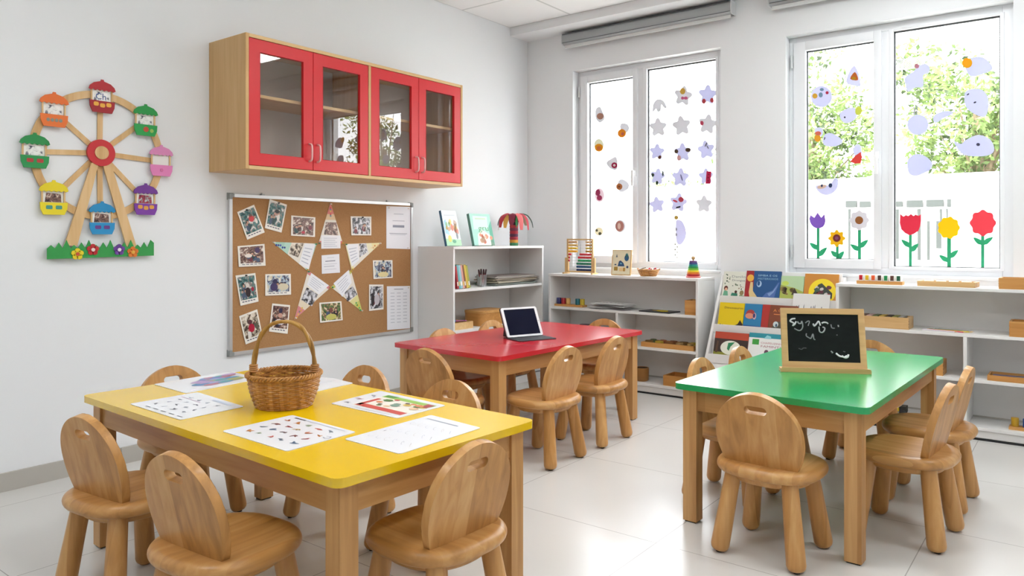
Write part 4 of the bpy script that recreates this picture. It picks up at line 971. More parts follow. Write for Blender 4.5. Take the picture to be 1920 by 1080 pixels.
# row 3 right, and bottom right; row 3 left behind chairs
t = obox('sorting_tray', 'long wooden tray of natural shapes on the middle shelf of the left unit', (-2.44, 5.11, S3z), .42, .17, .035, .01, 0, W_BOX, 'tray')
scol = ['#7a5a2c', '#b8a032', '#8a5a30', '#a88a5a', '#c0a060', '#5a6a40', '#9a5a34', '#7a4a28']
for i in range(10):
    o = thing('sorting_piece', ['brown', 'yellow', 'tan', 'grey brown', 'sand', 'olive', 'rust', 'dark brown', 'ochre', 'chestnut'][i] + ' rounded piece lying in the long sorting tray', 'toy', (-2.44-.165+.082*(i % 5), 5.075+.07*(i//5), S3z+.0062), .4*i, 'pieces in the long sorting tray')
    B(M(scol[i % 8], .6)).prism(smooth_loop([(.03, 0), (.008, .024), (-.026, .014), (-.028, -.012), (.006, -.022)], 3), ((0, 0, 0), (1, 0, 0), (0, 1, 0), (0, 0, 1)), .038).bevel(.005, 2).build('piece', o)
obox('wooden_box', 'open brown wooden box on the bottom shelf of the left unit', (-2.34, 5.11, S4z), .25, .18, .075, .01, 0, W_BOX)
t = thing('wooden_pot', 'small round brown pot on the bottom shelf beside the red table leg', 'pot', (-2.675, 5.09, S4z))
B(M('#9a6a34', .5)).lathe([(.042, 0), (.05, .01), (.052, .09), (.05, .1), (.044, .1), (.042, .012)], n=28).build('pot_body', t)
B(M('#2c241c', .6)).lathe([(.0435, .088), (.0435, .096)], n=24).build('dark_filling', t)
t = thing('storage_tin', 'dark tin on the third shelf of the left unit, behind the chair back', 'tin', (-3.18, 5.1, S3z))
B(M('#3a3a40', .4, .4)).lathe([(.05, 0), (.052, .003), (.052, .1), (.05, .104)], n=28).build('tin_body', t); B(M('#55565c', .35, .5)).lathe([(.054, .104), (.054, .118), (.05, .121)], n=28).build('lid', t)
# ================================================================ right low shelf unit
t = thing('colour_rack', 'wooden rack of seven coloured tablets on top of the right shelf unit', 'rack', (-1.02, 5.08, ZL))
B(W_BOX).box(-.13, .13, -.035, .035, 0, .02).bevel(.002, 1).build('block', t)
cl = [('#c4202c', 'red'), ('#ecc028', 'yellow'), ('#e0592c', 'orange'), ('#4a2f2a', 'dark brown'), ('#1c8a4c', 'green'), ('#5a342c', 'brown'), ('#1c5a40', 'deep green')]
for i, (c, n_) in enumerate(cl):
    o = thing('colour_tablet', '%s colour tablet standing in the rack on the right shelf unit' % n_, 'toy', (-1.02-.107+.0355*i, 5.08, ZL+.0205), 0, 'colour tablets in the rack')
    B(M(c, .35)).box(-.010, .010, -.02, .02, .004, .034).bevel(.002, 1).build('coloured_panel', o)
    B(M('#f3f1ec', .4)).box(-.012, .012, -.022, .022, 0, .004).box(-.0145, -.010, -.022, .022, 0, .037).box(.010, .0145, -.022, .022, 0, .037).build('white_edge', o)
t = obox('wooden_tray', 'flat wooden tray on top of the right shelf unit, middle', (-.655, 5.10, ZL), .30, .14, .03, .012, -3, W_PALE, 'tray', joints=False)
for i in range(4):
    o = thing('wooden_disc', ['leftmost', 'second', 'third', 'rightmost'][i]+' pale disc lying in the flat tray on the right shelf unit', 'toy', (-.755+.065*i, 5.10, ZL+.0062), 0, 'pale discs in the flat tray')
    B(M('#e9e2d0', .5)).lathe([(.024, 0), (.026, .003), (.026, .024), (.024, .027)], n=20).build('disc', o)
t = obox('wooden_box', 'dovetailed wooden box at the right edge on top of the shelf unit', (-.245, 5.09, ZL), .30, .16, .062, .012, 0, W_BOX)
obox('wooden_box', 'pale wooden box with dark contents on the upper shelf behind the chalkboard', (-1.0, 5.09, S2z), .30, .16, .07, .012, 0, W_PALE)
for i in range(7):
    o = thing('bead_bar', ['brown', 'pink', 'green', 'yellow', 'dark brown', 'olive', 'grey'][i]+' bar standing in the pale wooden box behind the chalkboard', 'toy', (-1.11+.036*i, 5.09, S2z+.0062), 0, 'bars in the pale wooden box')
    B(M(['#6a4630', '#c9a09a', '#5a6a3a', '#c0a040', '#3a2a22', '#8a8a3a', '#9a9a94'][i], .5)).box(-.014, .014, -.06, .06, 0, .067).bevel(.003, 1).build('bar', o)
pc = ['#d8d0d8', '#c9485a', '#d98a2c', '#d8c030', '#4a8a4a', '#2f6a3c', '#8a8a8a', '#b0b4bc']
pn = ['white', 'pink', 'orange', 'yellow', 'leaf green', 'dark green', 'grey', 'silver']
for i in range(8):
    o = thing('coloured_pencil', pn[i]+' pencil lying loose on the upper shelf of the right unit', 'pencil', (-.655+.012*((i*3) % 5)-.03+.006*i, 5.045+.012*i, S2z+.0038), R(-4+(i*37 % 17)-8), 'loose pencils on the right shelf unit')
    B(M(pc[i], .4)).tube([(-.1, 0, 0), (.075, 0, 0)], .0037, 6).build('barrel', o)
    B(W_PALE).tube([(.075, 0, 0), (.09, 0, 0)], [.0037, .0012], 6).build('tip', o)
obox('wooden_box', 'dovetailed wooden box at the right edge on the upper shelf', (-.225, 5.09, S2z), .24, .16, .085, .012, 0, W_BOX)
obox('wooden_box', 'dovetailed wooden box beside the divider, partly behind the green table', (-.735, 5.09, S3z), .13, .15, .085, .012, 0, W_BOX)
t = obox('wooden_tray', 'shallow tray of purple sheets at the right edge on the middle shelf', (-.315, 5.10, S3z), .27, .16, .03, .01, 0, W_BOX, 'tray', joints=False)
o = thing('coloured_card', 'purple grey card lying in the shallow tray at the right edge', 'card', (-.315, 5.10, S3z+.0065), R(3)); b = B(M('#6a6688', .6)).box(-.115, .115, -.062, .062, 0, .012); b.prism(ell(.02, 0, .05, .012, 12), ((0, 0, .012), (1, .1, 0), (0, 1, 0), (0, 0, 1)), .0006, M('#a89a60', .6)); b.build('card_sheet', o)
pegs('wooden rack of coloured cylinders at the lower right edge, bottom shelf', -.24, 5.08, S4z, .22, ['#b8901f', '#1f4f9c', '#a81f2c', '#2f7a4a'], 0, ['ochre', 'blue', 'red', 'green'], 'in the rack on the bottom right shelf')
t = thing('toy_truck', 'yellow and black toy truck on the bottom shelf, seen under the green table', 'toy', (-.93, 5.08, S4z))
B(M('#d8b81c', .4)).box(-.05, .02, -.03, .03, .022, .07).bevel(.006, 2).build('body', t)
B(M('#23221f', .5)).box(.022, .06, -.028, .028, .018, .055).bevel(.006, 2).build('cab', t)
for x_ in (-.03, .04):
    for y_ in (-.03, .03): B(BLACK).lathe([(.014, -.006), (.018, -.004), (.018, .004), (.014, .006)], n=20, T=Matrix.Rotation(R(90), 4, 'X')).build('wheel', t, (x_, y_, .018))
# ================================================================ magazine rack between the shelf units
rx0, rx1 = -2.10, -1.266
rk = thing('book_rack', 'white tiered book display rack between the two low shelf units', 'book rack', (rx0, 5.0, 0))
def sidep(x): return [(4.80, 0), (YB-.003, 0), (YB-.003, .905), (YB-.05, .905), (4.86, .06)]
for x in (rx0, rx1-.018):
    b = B(LAM).prism([(y_-5.0, z_) for y_, z_ in ((4.79, 0), (YB-.004, 0), (YB-.004, .895), (YB-.075, .895), (4.79, .09))], ((x-rx0, 0, 0), (0, 1, 0), (0, 0, 1), (1, 0, 0)), .018).bevel(.002, 1); b.build('side_panel', rk)
# tiers: the back boards step down and forward
dy = YB-.075-4.79; slope = (.895-.09)/dy
def yfront(z): return 4.79+(z-.09)/slope
tiers = [(.735, 1), (.540, 1), (.345, 1), (.15, 1)]
for z, _ in tiers:
    y0 = yfront(z)+.0
    B(LAM).box(.018, rx1-rx0-.018, y0-5.0+.001, y0-5.0+.095, z-.012, z).bevel(.001, 1).build('tier_shelf', rk)
    B(LAM).box(.018, rx1-rx0-.018, y0-5.0-.006, y0-5.0+.006, z-.045, z+.012).bevel(.002, 1).build('front_lip', rk)
    B(LAM).prism([(0, 0), (rx1-rx0-.036, 0), (rx1-rx0-.036, .19), (0, .19)], ((.018, y0-5.0+.06, z), (1, 0, 0), (0, .30, .954), (0, .954, -.30)), .01).build('back_board', rk)
lean = Vector((0, .30, .954))
def rb(label, tier, x, w, h, th, cover, spine, art, dz=0, dyy=0):
    z = tiers[tier][0]; y0 = yfront(z)+.012+dyy
    return book(label, (x, y0, z+.0045+dz), (1, 0, 0), lean, w, h, th, cover, spine, group='picture books in the white display rack', art=art)
def a1(S, Tx):
    S([(0, 0), (1, 0), (1, 1), (0, 1)], '#dfe0d2', 1)
    blobs(S, 11, 8, ['#5a6a50', '#8a9a80', '#3f5a44'], (.08, .5, .3, .92), (.02, .04), 2); blobs(S, 12, 9, ['#6a7a60', '#4a5a48', '#a09080'], (.4, .3, .95, .55), (.02, .045), 2)
    S([(.05, 0), (.3, 0), (.25, .22), (.1, .24)], '#6aa888', 2); S(ell(.17, .33, .09, .1, 12), '#5a2a20', 3); S(ell(.18, .29, .055, .06, 10), '#e0b090', 4)
    S([(.4, 0), (.72, 0), (.7, .14), (.45, .16)], '#2f7a62', 3); S(ell(.62, .2, .06, .06, 10), '#4a2a24', 3); S(ell(.88, .17, .09, .1, 12), '#8a7a50', 3); S([(.75, 0), (1, 0), (1, .06), (.8, .08)], '#7a9060', 3)
    Tx('Danilo', .36, .76, .13, '#8a8c88', .6); Tx('Drongua', .4, .62, .11, '#6a6c6a', .56)
rb('cream picture book titled Danilo, leftmost on the top tier of the rack', 0, -2.075, .165, .185, .012, '#dfe0d2', '#c9cdbc', a1)
def a2(S, Tx):
    S([(0, 0), (1, 0), (1, 1), (0, 1)], '#164f86', 1); S([(0, 0), (.18, 0), (.24, .45), (.22, 1), (0, 1)], '#a01e24', 2); S(ell(.13, .73, .1, .13, 20), '#e8b040', 3)
    S([(.14, .58), (.21, .58), (.24, .25), (.4, .0), (.16, 0), (.12, .2)], '#d8bf88', 3)
    S([(.5, 0), (.62, .2), (.8, .3), (.93, .58), (.98, .6), (.9, .3), (.86, 0)], '#4a6aa8', 2); S([(.66, .18), (.8, .26), (.94, .52), (.84, .24), (.72, .08)], '#7f9cc8', 3)
    S(ell(.4, .52, .07, .12, 14), '#a8c4e0', 3); S(ell(.385, .54, .04, .09, 12), '#164f86', 4)
    Tx('SIMBA E OS', .34, .8, .10, '#9cc4de', .55); Tx('MISTERIOSOS', .34, .68, .10, '#8ab8d6', .58)
rb('dark blue picture book with red band and yellow disc, second on the top tier', 0, -1.908, .242, .195, .014, '#164f86', '#8c1f24', a2, 0, -.003)
def a3(S, Tx):
    S([(0, 0), (1, 0), (1, 1), (0, 1)], '#b4d0a4', 1); S([(0, 0), (1, 0), (1, .35), (.6, .5), (0, .62)], '#a4b050', 2); blobs(S, 21, 12, ['#6a5a3a', '#8a7a40', '#c0b070', '#4a3a2c'], (.05, .05, .75, .45), (.06, .13), 3); S(ell(.2, .68, .16, .1, 10), '#c4d860', 3); S([(.5, .2), (.62, .5), (.8, .22)], '#3a2c20', 4)
rb('green picture book with a farm scene, third on the top tier of the rack', 0, -1.664, .153, .165, .012, '#b4d0a4', '#8fb080', a3)
def a4(S, Tx):
    S([(0, 0), (1, 0), (1, 1), (0, 1)], '#c98428', 1); S(ell(.55, .34, .40, .48, 40), '#f2d616', 2)
    S([(.25, .15), (.42, .6), (.52, .66), (.85, .3), (.85, .1)], '#2f3a30', 3); blobs(S, 31, 12, ['#8a1f2c', '#c9c4c0', '#3a5a48', '#5a2030'], (.38, .15, .75, .5), (.05, .1), 4)
rb('orange picture book with a large yellow disc, rightmost on the top tier', 0, -1.508, .215, .185, .014, '#c98428', '#a86c20', a4)
def a5(S, Tx):
    S([(0, 0), (1, 0), (1, 1), (0, 1)], '#dcdbd8', 1)
    for i, x in enumerate((.1, .16, .3, .5, .56, .6, .78)): S([(x, .18), (x+.03, .18), (x+.025, .34+.05*(i % 3)), (x+.005, .32)], '#7a7c80', 2)
sh_ = book('white handwritten sheet standing in front of the orange book', (-1.565, yfront(.735)-.036, .665), (1, 0, 0), lean, .235, .125, .003, '#dcdbd8', '#dcdbd8', 'paper_sign', None, a5, 'paper')
def a6(S, Tx):
    S([(0, 0), (1, 0), (1, 1), (0, 1)], '#e2c400', 1); S([(.62, 0), (.8, .1), (.88, .28), (1, .1), (1, 0)], '#2a2416', 2); S([(.05, 0), (.1, .08), (.15, .03), (.2, .06), (.26, 0)], '#3a321a', 2)
    Tx('Dinossauros', .2, .74, .13, '#5a4010', .75)
rb('yellow picture book with dark title, leftmost on the second tier', 1, -2.06, .178, .165, .012, '#e2c400', '#b09a10', a6)
def a7(S, Tx):
    S([(0, 0), (1, 0), (1, 1), (0, 1)], '#1f78a8', 1); S(ell(.36, .55, .26, .2, 20), '#a83a34', 2); S(ell(.32, .48, .24, .12, 20), '#d88a70', 3); S(ell(.6, .48, .1, .14, 14), '#d0a8a8', 3); S(ell(.58, .5, .07, .1, 14), '#3a3a70', 4); S([(0, 0), (1, 0), (1, .07), (0, .09)], '#1a4f8c', 2)
rb('blue picture book with a red oval creature, second on the second tier', 1, -1.880, .122, .165, .012, '#1f78a8', '#1a5f88', a7, 0, .002)
def a8(S, Tx):
    S([(0, 0), (1, 0), (1, 1), (0, 1)], '#7a3a1c', 1); S([(0, 0), (.2, 0), (.22, 1), (0, 1)], '#a8281f', 2); S([(.3, 0), (1, 0), (1, .3), (.4, .32)], '#4a4a3c', 2)
    for x in (.42, .66): S(ell(x, .2, .075, .12, 12), '#c8d4d4', 3); S(ell(x+.02, .16, .03, .07, 10), '#3a5a70', 4)
    Tx('A COISA', .32, .72, .16, '#e08a3c', .55); S([(.34, .6), (.85, .58), (.85, .62), (.34, .63)], '#d88040', 3)
rb('brown and red picture book with orange title, rightmost on the second tier', 1, -1.756, .235, .165, .012, '#7a3a1c', '#8c241c', a8)
def a9(S, Tx):
    S([(0, 0), (1, 0), (1, 1), (0, 1)], '#b8452c', 1); S([(0, 0), (1, 0), (1, .7), (0, .72)], '#3a2a26', 2); S([(0, 0), (1, 0), (1, .12), (0, .16)], '#8a8a34', 3)
    S(ell(.5, .35, .3, .3, 24), '#e6e8d8', 4); S([(.4, .3), (.42, .55), (.62, .6), (.5, .4), (.46, .22)], '#2f8a5c', 5); S([(.05, .12), (.12, .12), (.13, .6), (.08, .62)], '#5a4030', 4)
rb('dark red picture book with a white oval, leftmost on the third tier', 2, -2.05, .236, .165, .012, '#b8452c', '#8c3020', a9)
def a10(S, Tx):
    S([(0, 0), (1, 0), (1, 1), (0, 1)], '#e9ebe8', 1); S([(0, .82), (1, .82), (1, 1), (0, 1)], '#1f8a9a', 2); S([(.1, .55), (.28, .55), (.28, .76), (.1, .76)], '#3a9a3a', 2); S([(.4, .8), (.6, .8), (.58, .9), (.48, .94)], '#8fd0d8', 3)
    Tx('CHAPEUZINHO', .33, .6, .1, '#c08088', .62); Tx('FAMINTO', .33, .46, .12, '#a86a74', .6); S(ell(.5, .28, .06, .1, 10), '#6a3a5a', 3); S([(.5, .0), (1, 0), (1, .25), (.7, .2)], '#9fd4b8', 2)
rb('white picture book with teal top band, right on the third tier', 2, -1.812, .25, .175, .012, '#e9ebe8', '#1f8a9a', a10, 0, .002)
# ================================================================ things on the tables
# wicker basket with tall handle
ZT_ = ZT+.0002
bc = on_z(533, 760, ZT); bc = Vector((bc.x, bc.y, ZT_))
bk_ = thing('wicker_basket', 'round wicker basket with tall arched handle on the yellow table', 'basket', bc, R(37.6))
rb_, rtp, hb = .092, .121, .108
woven(15, rb_, rtp, hb, WK, 34, .0023, .0040, .005).build('woven_wall', bk_)
b = B(WK)
for q in range(17):
    a = 2*PI*q/17*1.0; P_ = []
    for f_ in (0, .3, .6, 1, 1.08): rr = rb_+(rtp-rb_)*f_+.005*math.sin(PI*min(f_, 1)); P_.append((rr*math.cos(a), rr*math.sin(a), hb*f_))
    b.tube(P_, .0028, 6)
b.build('stakes', bk_)
b = B(WK)
for k_ in range(6): b.tube([((.012+.015*k_)*math.cos(2*PI*q/26), (.012+.015*k_)*math.sin(2*PI*q/26), .005+.001*math.cos(q)) for q in range(26)], .005, 6, closed=True)
b.lathe([(.001, .001), (.092, .001), (.092, .006), (.001, .006)], n=26); b.build('woven_base', bk_)
for s_ in (0, 1, 2):
    P_ = []
    for q in range(150):
        a = 2*PI*q/150; tw = a*21+s_*2*PI/3; rr = rtp+.003+.0055*math.cos(tw); P_.append((rr*math.cos(a), rr*math.sin(a), hb+.004+.0055*math.sin(tw)))
    B(WK).tube(P_, .0036, 6, closed=True).build('rim_braid', bk_)
for s_ in (0, 1):
    P_ = []
    for q in range(61):
        f_ = q/60; a = PI*f_; x = .098*math.cos(a)*(1 if abs(math.cos(a)) < .999 else 1); x = .108*math.copysign(abs(math.cos(a))**.8, math.cos(a)); z = hb-.01 + .196*math.sin(a)**.86
        P_.append((x+.0035*math.cos(f_*18+s_*PI)*(1 if .05 < f_ < .95 else .4), .0045*math.sin(f_*18+s_*PI), z))
    B(WKH).tube(P_, .0062, 9).build('handle_cane', bk_)
for s_ in (-1, 1):
    b = B(WK)
    for k_ in range(4): b.tube([(s_*.108+.012*math.cos(2*PI*q/14), .012*math.sin(2*PI*q/14), hb+.012+.007*k_) for q in range(14)], .0036, 6, closed=True)
    b.build('handle_binding', bk_)
# placemats on the yellow table
def mat_on(px, label, draw, seed=0):
    q = [on_z(u, v, ZT+.0003) for u, v in px]; c = sum(q, Vector())/4; q = [p-c for p in q]
    t = thing('laminated_sheet', label, 'placemat', c, 0, 'laminated sheets on the yellow table')
    # rounded corners
    P_ = []
    for i in range(4):
        p, pv, nx_ = q[i], q[i-1], q[(i+1) % 4]; r_ = .012
        a_, b2 = p+(pv-p).normalized()*r_, p+(nx_-p).normalized()*r_
        for k_ in range(5): f_ = k_/4; P_.append(a_*(1-f_)**2+p*2*f_*(1-f_)+b2*f_*f_)
    b = B(M('#eceef2', .22)); card(P_, (0, 0, 1), .0018, b.mats[0], b).build('sheet', t, smooth=0)
    g = B()
    def at(a, c_): return pt(q, a, c_)+Vector((0, 0, .0021))
    def S(pts, col, lv=0): g.poly([at(*p)+Vector((0, 0, .00025*lv)) for p in pts], M(col, .35))
    draw(S, at, g); g.build('printed_picture', t, smooth=0, norm=False)
    return t
def scribble(S, rd, x, y, r, col, n=3):
    for i in range(n):
        a = rd.uniform(0, PI); cx_, cy_ = x+rd.uniform(-r, r)*.6, y+rd.uniform(-r, r)*.5; w_, h_ = r*rd.uniform(.5, 1.15), r*rd.uniform(.18, .42)
        S([(cx_+w_*math.cos(t_)*math.cos(a)-h_*math.sin(t_)*math.sin(a), cy_+w_*math.cos(t_)*math.sin(a)+h_*math.sin(t_)*math.cos(a)) for t_ in [2*PI*k_/8 for k_ in range(8)]], col, i*.3)
def loopline(S, pts, w, col):
    for (x0, y0), (x1, y1) in zip(pts, pts[1:]):
        d = math.hypot(x1-x0, y1-y0) or 1; nx_, ny_ = -(y1-y0)/d*w, (x1-x0)/d*w
        S([(x0+nx_, y0+ny_), (x1+nx_, y1+ny_), (x1-nx_, y1-ny_), (x0-nx_, y0-ny_)], col)
def d1(S, at, g):
    rd = random.Random(1)
    for i in range(40):
        x, y = .32+.58*rd.random(), .26+.5*rd.random(); r_ = rd.uniform(.05, .12); c = ['#4a8ab8', '#7aa0d0', '#6a78c0', '#9aa8d8', '#58b0b0', '#c07a90', '#b090c0', '#b0b070'][i % 8]
        S([(x+r_*math.cos(2*PI*k_/9+i), y+r_*.7*math.sin(2*PI*k_/9+i)) for k_ in range(9)], c, i*.15)
    S([(.78, .35), (.93, .32), (.93, .38), (.8, .42)], '#b87078', 5); S([(.1, .88), (.5, .88), (.5, .905), (.1, .905)], '#dcc8e0')
mat_on([(383, 694.5), (480, 705), (349, 738), (284, 721)][0:0] or [(288, 721), (430, 697), (490, 710), (349, 738)], 'laminated sheet with a blue and purple painting, at the back left of the yellow table', d1)
def d2(S, at, g):
    rd = random.Random(2)
    for i in range(5): x = .07; y = .22+.155*i; S([(x, y), (x+.025, y-.005), (x+.03, y+.085), (x+.005, y+.09)], '#2f3648')
    for i in range(4):
        for j in range(4): scribble(S, rd, .24+.17*i, .2+.18*j+.02*(i % 2), .035, ['#5a5f74', '#7a8094', '#3f4656', '#8a8fa0'][(i+j) % 4], 3)
    S([(.68, .08), (.7, .08), (.7, .5), (.68, .5)], '#c9b0c8'); S([(.86, .5), (.94, .5), (.94, .85), (.86, .85)], '#c4d0e0')
mat_on([(243, 758), (370, 736), (458, 763), (338, 788)], 'laminated sheet with rows of dark little figures, at the left of the yellow table', d2)
def d3(S, at, g):
    rd = random.Random(3); cs = ['#a86040', '#7a4a4a', '#6a7a8a', '#c07a3a', '#a04048', '#4a6a88', '#8a9a80', '#b09050', '#6a5a60', '#c0605a']
    for i in range(5):
        for j in range(4): scribble(S, rd, .16+.165*i+.02*(j % 2), .2+.19*j, .045, cs[(i*3+j) % 10], 3)
    S([(.12, .05), (.3, .05), (.3, .085), (.12, .085)], '#5a6070'); S([(.32, .06), (.9, .06), (.9, .075), (.32, .075)], '#a0a6b4')
    loopline(S, [(.9, .35), (.95, .33), (.97, .38), (.94, .42), (.9, .4)], .005, '#4a5080')
mat_on([(548, 779), (668, 811), (538, 847), (416, 809)], 'laminated sheet with many small coloured pictures, at the centre front of the yellow table', d3)
def d4(S, at, g):
    S([(.2, .3), (.94, .3), (.94, .92), (.2, .92)][0:0] or [(.22, .12), (.95, .12), (.95, .86), (.22, .86)], '#f3ecdf')
    S([(.22, .12), (.6, .12), (.95, .12), (.95, .24), (.22, .26)], '#9ac860', 1); S([(.24, .70), (.94, .72), (.94, .86), (.24, .84)], '#d0524c', 1); S([(.24, .36), (.3, .36), (.3, .8), (.24, .8)], '#d0524c', 1)
    rd = random.Random(8)
    for i in range(16): x, y = rd.uniform(.34, .9), rd.uniform(.26, .66); r_ = rd.uniform(.03, .07); S([(x+r_*math.cos(2*PI*k_/6+i), y+r_*math.sin(2*PI*k_/6+i)) for k_ in range(6)], ['#5a8a50', '#e08a5a', '#d8b85a', '#7a9a8a', '#5a4a40', '#c04a4a', '#e8c8a0'][i % 7], 2+i*.2)
    S([(.24, .12), (.4, .12), (.38, .22), (.24, .22)], '#5a9a4a', 2); S([(.84, .14), (.94, .14), (.94, .34), (.86, .34)], '#b04a50', 3); scribble(S, random.Random(4), .12, .3, .05, '#6a6a80', 3); scribble(S, random.Random(5), .1, .55, .05, '#a07888', 3); scribble(S, random.Random(6), .1, .8, .05, '#5a6070', 3)
    S([(.2, .93), (.85, .93), (.85, .945), (.2, .945)], '#b0b4c4')
mat_on([(713, 733.5), (836, 761), (745, 785), (620, 757)], 'laminated sheet with a colourful red and green picture on the yellow table', d4)
def d5(S, at, g):
    rd = random.Random(15)
    for i in range(6):
        for j in range(3):
            x, y, r_ = .14+.14*i, .3+.24*j, .045; P_ = [(x+r_*math.cos(k_*.8), y+r_*.9*math.sin(k_*.8+.3*i)) for k_ in range(rd.randint(5, 8))]
            loopline(S, P_, .0022, ['#8a8f9c', '#a8a0a0', '#9aa0b4'][(i+j) % 3])
    S([(.1, .1), (.72, .1), (.72, .12), (.1, .12)], '#9ca2b0'); S([(.1, .62), (.115, .6), (.125, .63), (.11, .65)], '#5a6068')
mat_on([(808, 779), (902, 803), (750, 852), (645, 824)], 'laminated sheet with faint pencil outlines, right front of the yellow table', d5)
def d6(S, at, g):
    rd = random.Random(16)
    for i in range(4): scribble(S, rd, .3+.18*i, .5, .07, ['#9aa0b4', '#b8bcc8', '#a0a8b0', '#c0b8c0'][i], 3)
mat_on([(560, 704), (625, 710), (663, 719), (578, 738)], 'laminated sheet half hidden behind the wicker basket', d6)
# tablet on the red table
tb = on_z(985, 633, ZT); 
tab = thing('tablet', 'white framed tablet propped upright on its dark folding case, red table', 'tablet', (tb.x, tb.y, ZT_), R(69))
# local: x = width, -y faces viewer
tw, thh = .25, .185
CASE = M('#2a2c31', .6)
B(CASE).prism(rrect(.255, .19, .012), ((0, -.05, 0), (1, 0, 0), (0, 1, 0), (0, 0, 1)), .005).bevel(.001, 1).build('case_cover', tab)
up = Vector((0, math.sin(R(27)), math.cos(R(27)))); an = Vector((0, -math.cos(R(27)), math.sin(R(27)))); oo = Vector((0, .0, .006))
B(CASE).prism(rrect(tw+.006, thh+.006, .012, c=(0, thh/2)), (oo-an*.008, (1, 0, 0), up, an), .006).bevel(.001, 1).build('case_back', tab)
B(M('#e9eaec', .25)).prism(rrect(tw, thh, .011, c=(0, thh/2)), (oo-an*.0015, (1, 0, 0), up, an), .0075).bevel(.0015, 2).build('tablet_body', tab)
B(M('#14162a', .12, 0, .1)).prism(rrect(tw-.034, thh-.024, .001, 1, c=(0, thh/2)), (oo+an*.0062, (1, 0, 0), up, an), .0004).build('screen', tab)
B(M('#c9cbd0', .3)).prism(ell(tw/2-.0085, thh/2, .0045, .0045, 16), (oo+an*.0062, (1, 0, 0), up, an), .0004).build('home_button', tab)
B(CASE).prism([(0, 0), (.075, 0), (.03, .12)], ((-.1, .016, .005), (0, 1, 0), (0, .12, 1), (1, 0, 0)), .003).prism([(0, 0), (.075, 0), (.03, .12)], ((.097, .016, .005), (0, 1, 0), (0, .12, 1), (1, 0, 0)), .003).build('case_stand', tab)
# chalkboard on the green table
cA, cB = on_z(1464, 697, ZT), on_z(1634, 702, ZT); cm = (cA+cB)/2; ang = math.atan2(cB.y-cA.y, cB.x-cA.x); wd = (cB-cA).length
ck = thing('chalkboard', 'small framed chalkboard with scrawled chalk writing standing on the green table', 'chalkboard', (cm.x, cm.y, ZT_), ang)
cw, chh = wd*.94, .262
up = Vector((0, math.sin(R(12)), math.cos(R(12)))); an = Vector((0, -math.cos(R(12)), math.sin(R(12)))); oo = Vector((0, .022, .018))
cfr = .026
B(W_PALE).box(-wd/2, wd/2, -.003, .045, 0, .016).box(-wd/2+.004, wd/2-.004, -.003, .004, .016, .021).bevel(.0025, 2).build('chalk_ledge', ck)
B(W_PALE).prism([(-cw/2, 0), (cw/2, 0), (cw/2, chh), (-cw/2, chh)], (oo-an*.012, (1, 0, 0), up, an), .018, holes=[[(-cw/2+cfr, cfr), (cw/2-cfr, cfr), (cw/2-cfr, chh-cfr), (-cw/2+cfr, chh-cfr)]]).bevel(.002, 2).build('frame', ck)
bbm, nt_, bs_ = nm('chalkboard_black'); N_2 = nt_.nodes
n1_ = N_2.new('ShaderNodeTexNoise'); n1_.inputs['Scale'].default_value = 9; cr_ = N_2.new('ShaderNodeValToRGB'); cr_.color_ramp.elements[0].color = lin('#0b0e0e'); cr_.color_ramp.elements[1].color = lin('#1c2020'); nt_.links.new(n1_.outputs[0], cr_.inputs[0]); nt_.links.new(cr_.outputs[0], bs_.inputs['Base Color']); bs_.inputs['Roughness'].default_value = .75; bs_.inputs['Specular IOR Level'].default_value = .2
B(bbm).prism([(-cw/2+cfr-.004, cfr-.004), (cw/2-cfr+.004, cfr-.004), (cw/2-cfr+.004, chh-cfr+.004), (-cw/2+cfr-.004, chh-cfr+.004)], (oo-an*.006, (1, 0, 0), up, an), .006).build('writing_surface', ck)
iw, ih = cw-2*cfr, chh-2*cfr
# chalk strokes traced as little tubes (x 0..1 left to right, y 0..1 top to bottom)
ST = [([(.12,.10),(.07,.11),(.045,.155),(.075,.18),(.1,.21),(.08,.25),(.11,.22),(.13,.16)],.8),([(.15,.16),(.165,.2),(.2,.2),(.21,.15)],.55),([(.21,.15),(.22,.2),(.22,.28),(.19,.345),(.15,.35),(.1,.31)],.45),([(.26,.19),(.3,.15),(.32,.16),(.305,.22),(.3,.25)],.4),
 ([(.37,.2),(.385,.25),(.42,.2),(.45,.15),(.47,.24)],.8),([(.45,.26),(.455,.36),(.49,.385),(.52,.35),(.53,.29),(.5,.27)],.6),([(.49,.19),(.52,.17),(.56,.175),(.58,.2)],.8),([(.62,.21),(.63,.28),(.67,.29)],.4),([(.72,.22),(.725,.26)],.6),([(.27,.41),(.265,.46),(.3,.5),(.33,.51),(.36,.42),(.37,.52),(.39,.54)],.45),([(.695,.42),(.7,.44)],.3),
 ([(.15,.73),(.19,.75),(.22,.72),(.26,.72)],.2),([(.6,.77),(.625,.8),(.61,.8)],.6),([(.67,.81),(.69,.84),(.72,.87),(.76,.88),(.8,.9),(.83,.88),(.84,.83)],1.),([(.75,.86),(.78,.89),(.82,.86)],1.),([(.77,.77),(.8,.78)],.2)]
chalk = {}
for P_, s_ in ST:
    c = int(60+185*s_); col = '#%02x%02x%02x' % (c, c, min(255, c+4))
    pp = smooth_loop([(a, 1-b2) for a, b2 in P_], 4, False) if len(P_) > 2 else [(a, 1-b2) for a, b2 in P_]
    b = chalk.setdefault(col, B(M(col, .95)))
    b.tube([oo+Vector((1, 0, 0))*(-iw/2+a*iw)+up*(cfr+b2*ih)+an*.0003 for a, b2 in pp], .0016+.0026*s_, 6)
for col, b in chalk.items(): b.build('chalk_writing', ck)
B(W_PALE).prism([(-.02, 0), (.02, 0), (.02, .2), (-.02, .2)], ((0, .155, 0), (1, 0, 0), (0, -.25, 1), (0, 1, .25)), .01).build('rear_prop', ck)
